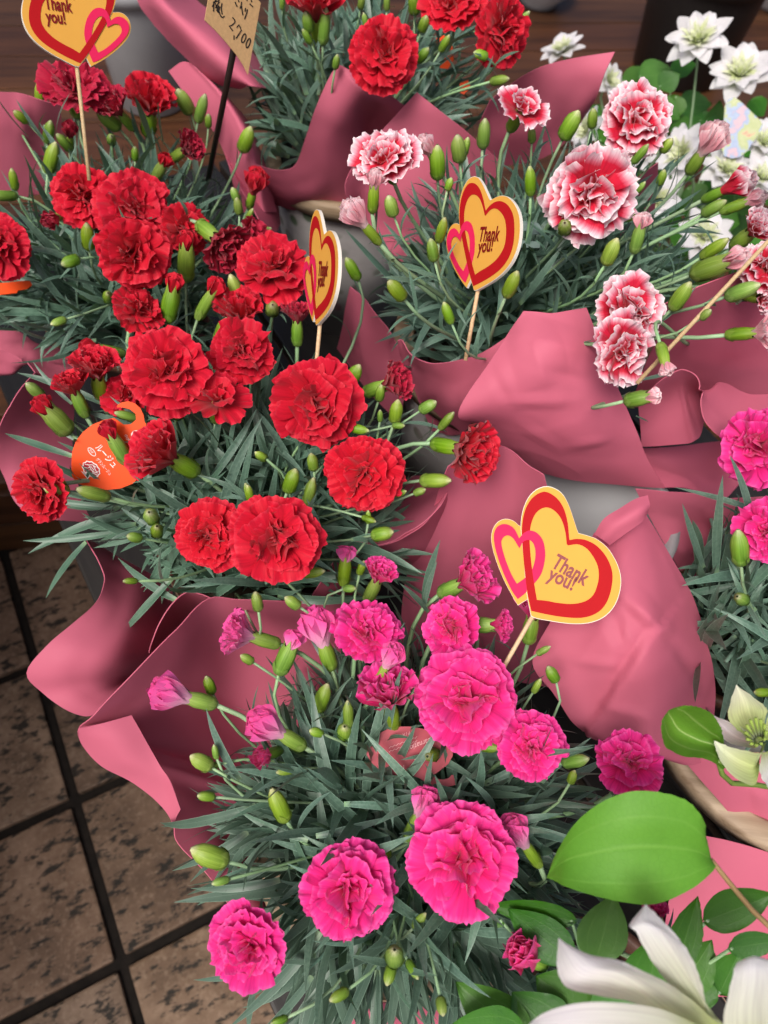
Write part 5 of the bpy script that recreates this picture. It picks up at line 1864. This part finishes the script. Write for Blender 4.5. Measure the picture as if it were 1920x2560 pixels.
# the big leaf
petal_patch('leaf', [
    [(1778, 2148, 0.3450), (1778, 2148, 0.3450), (1778, 2148, 0.3450), (1778, 2148, 0.3450), (1778, 2148, 0.3450)],
    [(1764, 2092, 0.3413), (1770, 2116, 0.3410), (1772, 2142, 0.3416), (1782, 2160, 0.3410), (1788, 2168, 0.3410)],
    [(1758, 2050, 0.3369), (1752, 2090, 0.3362), (1742, 2128, 0.3371), (1758, 2168, 0.3362), (1768, 2192, 0.3365)],
    [(1722, 2005, 0.3345), (1712, 2062, 0.3333), (1690, 2120, 0.3343), (1706, 2188, 0.3333), (1722, 2226, 0.3339)],
    [(1660, 1983, 0.3334), (1648, 2050, 0.3319), (1620, 2116, 0.3331), (1632, 2200, 0.3319), (1640, 2260, 0.3326)],
    [(1585, 1978, 0.3346), (1572, 2052, 0.3331), (1550, 2120, 0.3343), (1552, 2204, 0.3331), (1556, 2255, 0.3340)],
    [(1510, 2002, 0.3387), (1500, 2068, 0.3375), (1482, 2132, 0.3386), (1478, 2202, 0.3375), (1474, 2236, 0.3384)],
    [(1440, 2056, 0.3453), (1434, 2100, 0.3446), (1424, 2146, 0.3453), (1418, 2195, 0.3446), (1414, 2216, 0.3453)],
    [(1392, 2130, 0.3526), (1390, 2150, 0.3523), (1388, 2168, 0.3528), (1386, 2190, 0.3523), (1386, 2202, 0.3528)],
    [(1367, 2194, 0.3580), (1367, 2194, 0.3580), (1367, 2194, 0.3580), (1367, 2195, 0.3580), (1367, 2195, 0.3580)]], 'leaf_clematis_light', cl, 5, wob=.0006)
pet = [WD(1778, 2150, .346), WD(1830, 2215, .35), WD(1880, 2275, .355), WD(1960, 2350, .36), WD(1950, 2560, .40)]
tube('stem', [q - cl.location for q in pet], [.0011, .0012, .0013, .0015, .0018], 'dry_stem', cl, 7)
# white sepals
for rows in (
    [[(1700, 2640, .29), (1760, 2610, .285), (1810, 2570, .29)], [(1610, 2520, .285), (1640, 2500, .275), (1690, 2470, .285)], [(1500, 2490, .283), (1550, 2440, .272), (1600, 2425, .283)],
     [(1420, 2470, .284), (1470, 2420, .275), (1545, 2400, .284)], [(1393, 2420, .287), (1430, 2380, .282), (1470, 2385, .287)], [(1396, 2345, .292), (1399, 2346, .291), (1403, 2352, .292)]],
    [[(1790, 2620, .30), (1820, 2600, .297), (1850, 2580, .30)], [(1680, 2470, .295), (1730, 2460, .288), (1775, 2540, .295)], [(1628, 2400, .293), (1680, 2380, .285), (1752, 2450, .293)],
     [(1590, 2330, .293), (1640, 2320, .287), (1715, 2370, .293)], [(1574, 2312, .296), (1605, 2295, .292), (1650, 2295, .296)], [(1612, 2262, .300), (1616, 2262, .30), (1620, 2266, .30)]],
    [[(1840, 2640, .28), (1880, 2640, .278), (1960, 2640, .28)], [(1810, 2560, .277), (1870, 2540, .270), (1960, 2540, .277)], [(1830, 2450, .277), (1880, 2440, .270), (1950, 2450, .277)],
     [(1842, 2410, .279), (1880, 2400, .274), (1940, 2410, .279)], [(1870, 2394, .281), (1890, 2390, .279), (1915, 2396, .281)]],
    [[(1800, 2700, .275), (1800, 2660, .270), (1760, 2570, .275)], [(1640, 2680, .27), (1640, 2600, .262), (1640, 2520, .27)], [(1480, 2680, .268), (1480, 2590, .260), (1480, 2505, .268)],
     [(1350, 2660, .270), (1350, 2590, .264), (1365, 2530, .270)], [(1290, 2620, .274), (1290, 2600, .272), (1300, 2580, .274)]],
    [[(1880, 2640, .30), (1920, 2620, .298), (1960, 2640, .30)], [(1860, 2500, .30), (1910, 2480, .295), (1970, 2480, .30)], [(1900, 2410, .30), (1930, 2400, .297), (1980, 2400, .30)]],
):
    rows = [[a, (b[0], b[1], (a[2] + c[2]) / 2 + (b[2] - (a[2] + c[2]) / 2) * .45), c] for a, b, c in rows]
    petal_patch('sepal', rows, 'petal_white', cl, 6)
tube('stem', [WD(1850, 2660, .30) - cl.location, WD(1870, 2760, .34) - cl.location, Vector((0, 0, .11))], .0018, 'dry_stem', cl, 7)
# leaves under the flower
for a in ((1490, 2400, .375, 1535, 2235, .365, 130), (1420, 2395, .395, 1270, 2272, .40, 110), (1428, 2300, .40, 1215, 2262, .405, 68), (1770, 2300, .375, 1935, 2235, .37, 110), (1830, 2370, .37, 1960, 2350, .37, 70),
          (1690, 2420, .375, 1745, 2240, .38, 90), (1700, 2480, .38, 1780, 2350, .385, 120), (1620, 2500, .385, 1640, 2340, .385, 150), (1460, 2520, .385, 1340, 2440, .40, 150), (1310, 2600, .385, 1140, 2455, .40, 130),
          (1400, 2600, .385, 1280, 2480, .39, 150), (1800, 2480, .39, 1850, 2380, .395, 110), (1560, 2520, .395, 1500, 2400, .40, 140), (1390, 2480, .40, 1375, 2460, .40, 30), (1740, 2540, .385, 1700, 2440, .39, 150),
          (1300, 2580, .37, 1130, 2560, .385, 120), (1250, 2300, .405, 1240, 2320, .405, 30)):
    ovate('leaf', *a, 'leaf_clematis', cl)
    q = WD(a[0], a[1], a[2])
    tube('stem', [q - cl.location, (q - cl.location) * .6 + Vector((0, 0, .06)), Vector((0, 0, .105))], .0009, 'stem_carnation', cl, 5)
sheet_w = thing('wrapping_paper', 'pink paper wrap under the broad clematis leaf', 'paper', (c0.x, c0.y, BENCH_Z), 'pink paper wraps around the pots')
sheet(sheet_w, [[(1690, 2080, .600), (1765, 2090, .615), (1850, 2108, .62), (1960, 2142, .62)],
            [(1680, 2200, .585), (1770, 2210, .595), (1860, 2220, .60), (1960, 2240, .60)],
            [(1660, 2340, .56), (1770, 2350, .565), (1870, 2350, .57), (1970, 2360, .57)],
            [(1660, 2480, .52), (1770, 2490, .52), (1870, 2490, .52), (1970, 2490, .52)]])

# --- the greenish flower at the right edge
c0 = W(1990, 2000, BENCH_Z)
cg = thing('clematis', 'greenish white clematis bloom with one curled green sepal at the paper wrap', 'clematis', (c0.x, c0.y, BENCH_Z))
for rows, mt in (
    ([[(1880, 1850, .40), (1890, 1855, .405), (1910, 1850, .40)], [(1838, 1820, .39), (1880, 1820, .398), (1912, 1800, .39)], [(1820, 1790, .385), (1868, 1780, .394), (1920, 1775, .385)],
      [(1826, 1755, .383), (1860, 1750, .390), (1900, 1755, .383)], [(1840, 1712, .384), (1842, 1712, .384), (1845, 1716, .384)]], 'petal_greenwhite'),
    ([[(1890, 1870, .40), (1895, 1860, .403), (1900, 1850, .40)], [(1835, 1862, .392), (1845, 1845, .40), (1850, 1815, .392)], [(1795, 1835, .388), (1805, 1815, .395), (1800, 1795, .388)],
      [(1768, 1786, .388), (1770, 1784, .388), (1772, 1782, .388)]], 'petal_white'),
    ([[(1900, 1880, .385), (1905, 1865, .39), (1915, 1855, .385)], [(1890, 1960, .37), (1890, 1915, .38), (1905, 1880, .37)], [(1840, 1945, .368), (1850, 1905, .376), (1880, 1880, .368)],
      [(1800, 1900, .37), (1812, 1880, .374), (1835, 1870, .37)], [(1785, 1852, .374), (1787, 1852, .374), (1790, 1853, .374)]], 'petal_greenwhite'),
    ([[(1905, 1880, .38), (1915, 1880, .382), (1940, 1870, .38)], [(1900, 1930, .37), (1930, 1920, .375), (1970, 1900, .37)], [(1920, 1970, .368), (1940, 1960, .372), (1975, 1950, .368)]], 'petal_white'),
    ([[(1905, 1850, .40), (1920, 1850, .402), (1940, 1850, .40)], [(1920, 1790, .39), (1950, 1800, .392), (1980, 1810, .39)], [(1950, 1740, .388), (1970, 1750, .388), (1990, 1760, .388)]], 'petal_greenwhite')):
    petal_patch('sepal', rows, mt, cg, 6, wob=.0006)
petal_patch('sepal', [[(1808, 1925, .375), (1812, 1920, .376), (1816, 1922, .375)], [(1765, 1898, .37), (1795, 1870, .382), (1806, 1840, .372)], [(1705, 1890, .368), (1745, 1850, .384), (1800, 1815, .368)],
                      [(1664, 1868, .368), (1700, 1825, .384), (1778, 1785, .364)], [(1654, 1832, .370), (1680, 1795, .380), (1745, 1768, .362)], [(1656, 1800, .372), (1672, 1780, .374), (1715, 1763, .368)],
                      [(1672, 1775, .368), (1690, 1768, .366), (1708, 1764, .366)]], 'sepal_green', cg, 6, wob=.0012)
for i in range(12):
    a = i * .52
    st = WD(1898 + 12 * math.cos(a), 1850 + 10 * math.sin(a), .388)
    en = WD(1890 + 26 * math.cos(a), 1830 + 34 * math.sin(a), .378)
    tube('stamen', [st - cg.location, (st + en) / 2 - cg.location, en - cg.location], [.0006, .0006, .0009], 'petal_greenwhite', cg, 5)
tube('stem', [q - cg.location for q in (WD(1795, 1900, .376), WD(1805, 1935, .38), WD(1830, 1958, .385), WD(1890, 1962, .39), WD(1960, 1975, .40), WD(2010, 2000, .43), W(1990, 2000, BENCH_Z))], .0014, 'bud_green', cg, 7)

# --- the white clematis on the deck at the back
CB = WD(1800, 420, 1.0)
cb = thing('clematis', 'white double clematis with dark leaves standing on the wooden deck', 'clematis', (CB.x, CB.y, DECK_Z))
v, f, uv = lathe_data([(.001, .002), (.075, .002), (.10, .16), (.105, .16), (.105, .175), (.097, .175), (.095, .15), (.001, .15)], 32)
mesh_obj('pot', v, f, 'pot_plastic', cb)


def clem_petal(L, Wd, e0, e1, rnd, az, z0):
    nt_, ns = 8, 7
    t = np.linspace(0, 1, nt_)
    s = np.linspace(-1, 1, ns)
    e = e0 + (e1 - e0) * t
    dt = 1 / (nt_ - 1)
    cx_ = np.concatenate([[0], np.cumsum(np.cos((e[1:] + e[:-1]) / 2)) * dt]) * L
    cz_ = np.concatenate([[0], np.cumsum(np.sin((e[1:] + e[:-1]) / 2)) * dt]) * L
    w = Wd * (np.sin(np.clip(t * .92 + .06, 0, 1) * math.pi) ** .8) + .003
    S, T = np.meshgrid(s, t)
    off = .25 * w[:, None] * S ** 2 + .02 * np.sin(T * 7 + rnd.uniform(0, 6)) * S
    x = cx_[:, None] - np.sin(e)[:, None] * off + .03
    z = cz_[:, None] + np.cos(e)[:, None] * off + z0
    y = w[:, None] * S
    ca, sa = math.cos(az), math.sin(az)
    return np.stack([x * ca - y * sa, x * sa + y * ca, z], -1).reshape(-1, 3), np.stack([(S + 1) / 2, T], -1).reshape(-1, 2), grid_faces(nt_, ns)


CLM = []
for v_ in range(3):
    rnd = np.random.default_rng(70 + v_)
    outer = [make_mesh('sepal', *(lambda q: (q[0], q[2], 'petal_white', q[1]))(clem_petal((1.0 if i < 8 else .84) * rnd.uniform(.88, 1.1), .27, math.radians(rnd.uniform(10, 30) + (18 if i > 7 else 0)), math.radians(rnd.uniform(-12, 16) + (10 if i > 7 else 0)), rnd, i * .785 + (.39 if i > 7 else 0) + rnd.uniform(-.14, .14), .0 if i < 8 else .04)))
             for i in range(15)]
    inn = []
    for L, m_, e_ in ((.62, 10, 38), (.48, 10, 55), (.36, 9, 70)):
        for i in range(m_):
            inn.append(clem_petal(L * rnd.uniform(.85, 1.1), .085, math.radians(e_ + 10), math.radians(e_ - 10 + rnd.uniform(-12, 12)), rnd, 6.283 * i / m_ + rnd.uniform(-.2, .2), .03))
    V, UV, F = join_grids(inn)
    CLM.append((make_mesh('flower', V, F, 'petal_greenwhite', UV), outer))
for i, (px, py, wpx, t_, ang_, tl) in enumerate(((1745, 100, 165, .98, 90, 42), (1850, 185, 168, .98, 80, 40), (1405, 125, 115, 1.05, 100, 60), (1522, 200, 100, 1.05, 30, 50), (1705, 385, 150, .95, 150, 40), (1468, 325, 120, 1.0, 160, 50),
                                                (1815, 425, 140, .95, 60, 45), (1905, 445, 130, .93, 60, 45), (1910, 355, 130, .95, 60, 40), (1640, 500, 150, .95, 120, 30), (1760, 590, 150, .93, 60, 30), (1590, 395, 110, 1.0, 100, 40))):
    P = WD(px, py, t_)
    axis = face_axis(P, ang_, tl)
    me, outer = CLM[i % 3]
    R = wpx * t_ / FPX / 2
    fl = link('flower', me, cb)
    fl.matrix_local = Matrix.Translation(P - axis * R * .1 - cb.location) @ frame_matrix(Vector(), axis.cross(Vector((.3, .7, .2))).normalized(), axis) @ Matrix.Scale(R, 4)
    for q in outer:
        link('sepal', q, fl)
    e = P - axis * R * .15
    tube('stem', bez(Vector((random.uniform(-.03, .03), random.uniform(-.03, .03), .15)), Vector((0, 0, .3)), e - axis * .06 - cb.location, e - cb.location, 8), .0016, 'stem_carnation', cb, 6)
lrng = random.Random(5)
CLLEAF = [(1600, 190, 1690, 185, 85), (1680, 175, 1740, 160, 50), (1560, 200, 1640, 185, 60), (1650, 215, 1700, 185, 55), (1700, 260, 1780, 262, 70), (1780, 370, 1800, 250, 70), (1840, 380, 1830, 300, 90), (1690, 240, 1680, 300, 60),
          (1640, 250, 1700, 300, 60), (1620, 290, 1690, 290, 60), (1730, 330, 1660, 300, 60), (1750, 300, 1700, 340, 60), (1470, 300, 1500, 260, 50), (1500, 350, 1530, 300, 60), (1860, 400, 1890, 440, 70), (1880, 420, 1860, 370, 60),
          (1650, 420, 1600, 430, 60), (1690, 430, 1650, 470, 60), (1780, 470, 1830, 520, 80), (1830, 560, 1890, 600, 80), (1720, 470, 1760, 520, 80), (1840, 500, 1900, 520, 60), (1790, 540, 1850, 560, 80), (1700, 560, 1740, 640, 80),
          (1850, 590, 1900, 640, 90), (1750, 620, 1800, 660, 80), (1560, 310, 1620, 350, 70), (1540, 360, 1500, 400, 70), (1880, 250, 1910, 290, 60)]
for bx, by, tx, ty, w_ in CLLEAF:
    t_ = lrng.uniform(.98, 1.08)
    ovate('leaf', bx, by, t_, tx, ty, t_ + lrng.uniform(-.02, .02), w_, 'leaf_clematis', cb, .06)
    q = WD(bx, by, t_) - cb.location
    tube('stem', [q, q * .6 + Vector((0, 0, .08)), Vector((0, 0, .15))], .0013, 'stem_carnation', cb, 5)
# dense lower foliage as single leaves of the same plant
for i in range(90):
    px, py = lrng.uniform(1480, 1960), lrng.uniform(280, 720)
    t_ = lrng.uniform(1.06, 1.16)
    a = lrng.uniform(0, 6.28)
    l = lrng.uniform(45, 85)
    ovate('leaf', px, py, t_, px + l * math.cos(a), py + l * math.sin(a), t_ + lrng.uniform(-.03, .03), l * lrng.uniform(.5, .75), 'leaf_clematis', cb, .06)

P0 = WD(1845, 330, .93)
pcard = thing('picture_card', 'rounded pastel picture card standing among the white clematis', 'card', P0)
pl_ = Plane(P0, cam_face(P0, -10, 10))
outl = [(1812, 265), (1822, 248), (1836, 243), (1850, 252), (1900, 300), (1907, 312), (1903, 325), (1868, 378), (1850, 392), (1830, 396), (1810, 390), (1804, 370)]
co = flat_outline('card', outl, pl_, 'pastel_picture', .001, pcard)
me = co.data
ul = me.uv_layers.new(name='UVMap')
for lp in me.loops:
    vv = me.vertices[lp.vertex_index].co
    ul.data[lp.index].uv = (vv.x * 9, vv.y * 9)
A_ = pl_.at(1815, 380, -.003)
tube('stake', [A_ - pcard.location, WD(1800, 470, .97) - pcard.location, WD(1790, 560, 1.0) - pcard.location], .002, 'card_cream', pcard, 7)

# ------------------------------------------------------------------ pots on the deck


def lathe_thing(name, label, cat, px, py, z, prof, mats, group=None, seg=48, at=None):
    P = W(px, py, z) if at is None else at
    th = thing(name, label, cat, (P.x, P.y, z), group)
    for nm, pr, mt in prof:
        v, f, uv = lathe_data(pr, seg)
        mesh_obj(nm, v, f, mt, th)
    return th


lathe_thing('flower_pot', 'plain pale grey pot standing on the deck behind the red carnations', 'pot', 385, 250, DECK_Z,
            [('body', [(.001, .001), (.070, .001), (.076, .006), (.098, .235)], 'clay_grey'), ('rim', [(.098, .235), (.106, .237), (.108, .26), (.104, .263), (.098, .26), (.094, .22), (.074, .02), (.001, .02)], 'clay_grey')], None)
lathe_thing('bucket', 'black plastic flower bucket on the deck behind the white clematis', 'bucket', 1690, 175, DECK_Z,
            [('body', [(.001, .001), (.105, .001), (.112, .008), (.135, .22)], 'black_plastic'), ('rim', [(.135, .22), (.143, .222), (.145, .245), (.14, .248), (.133, .24), (.108, .02), (.001, .02)], 'black_plastic')], None)
lathe_thing('bowl', 'white ceramic bowl on the deck beside the back carnation', 'bowl', 1345, 5, DECK_Z + .001,
            [('body', [(.001, .0), (.05, .0), (.052, .01), (.075, .03), (.085, .055)], 'white_ceramic'), ('rim', [(.085, .055), (.09, .056), (.09, .061), (.082, .06), (.07, .03), (.05, .014), (.001, .014)], 'white_ceramic')], None)
lathe_thing('bowl', 'white ceramic bowl on the deck behind the black bucket', 'bowl', 1935, 5, DECK_Z + .001,
            [('body', [(.001, .0), (.07, .0), (.074, .01), (.10, .04), (.11, .07)], 'white_ceramic'), ('rim', [(.11, .07), (.116, .071), (.116, .077), (.107, .076), (.095, .04), (.07, .014), (.001, .014)], 'white_ceramic')], None)
lathe_thing('flower_pot', 'pale plastic pot glimpsed between the pink paper wraps', 'pot', 0, 0, BENCH_Z + .001,
            [('body', [(.001, .0), (.045, .0), (.062, .18)], 'clay_grey'), ('rim', [(.062, .18), (.068, .181), (.068, .196), (.061, .196), (.045, .02), (.001, .02)], 'clay_grey')], None, at=W(1480, 1290, .69))
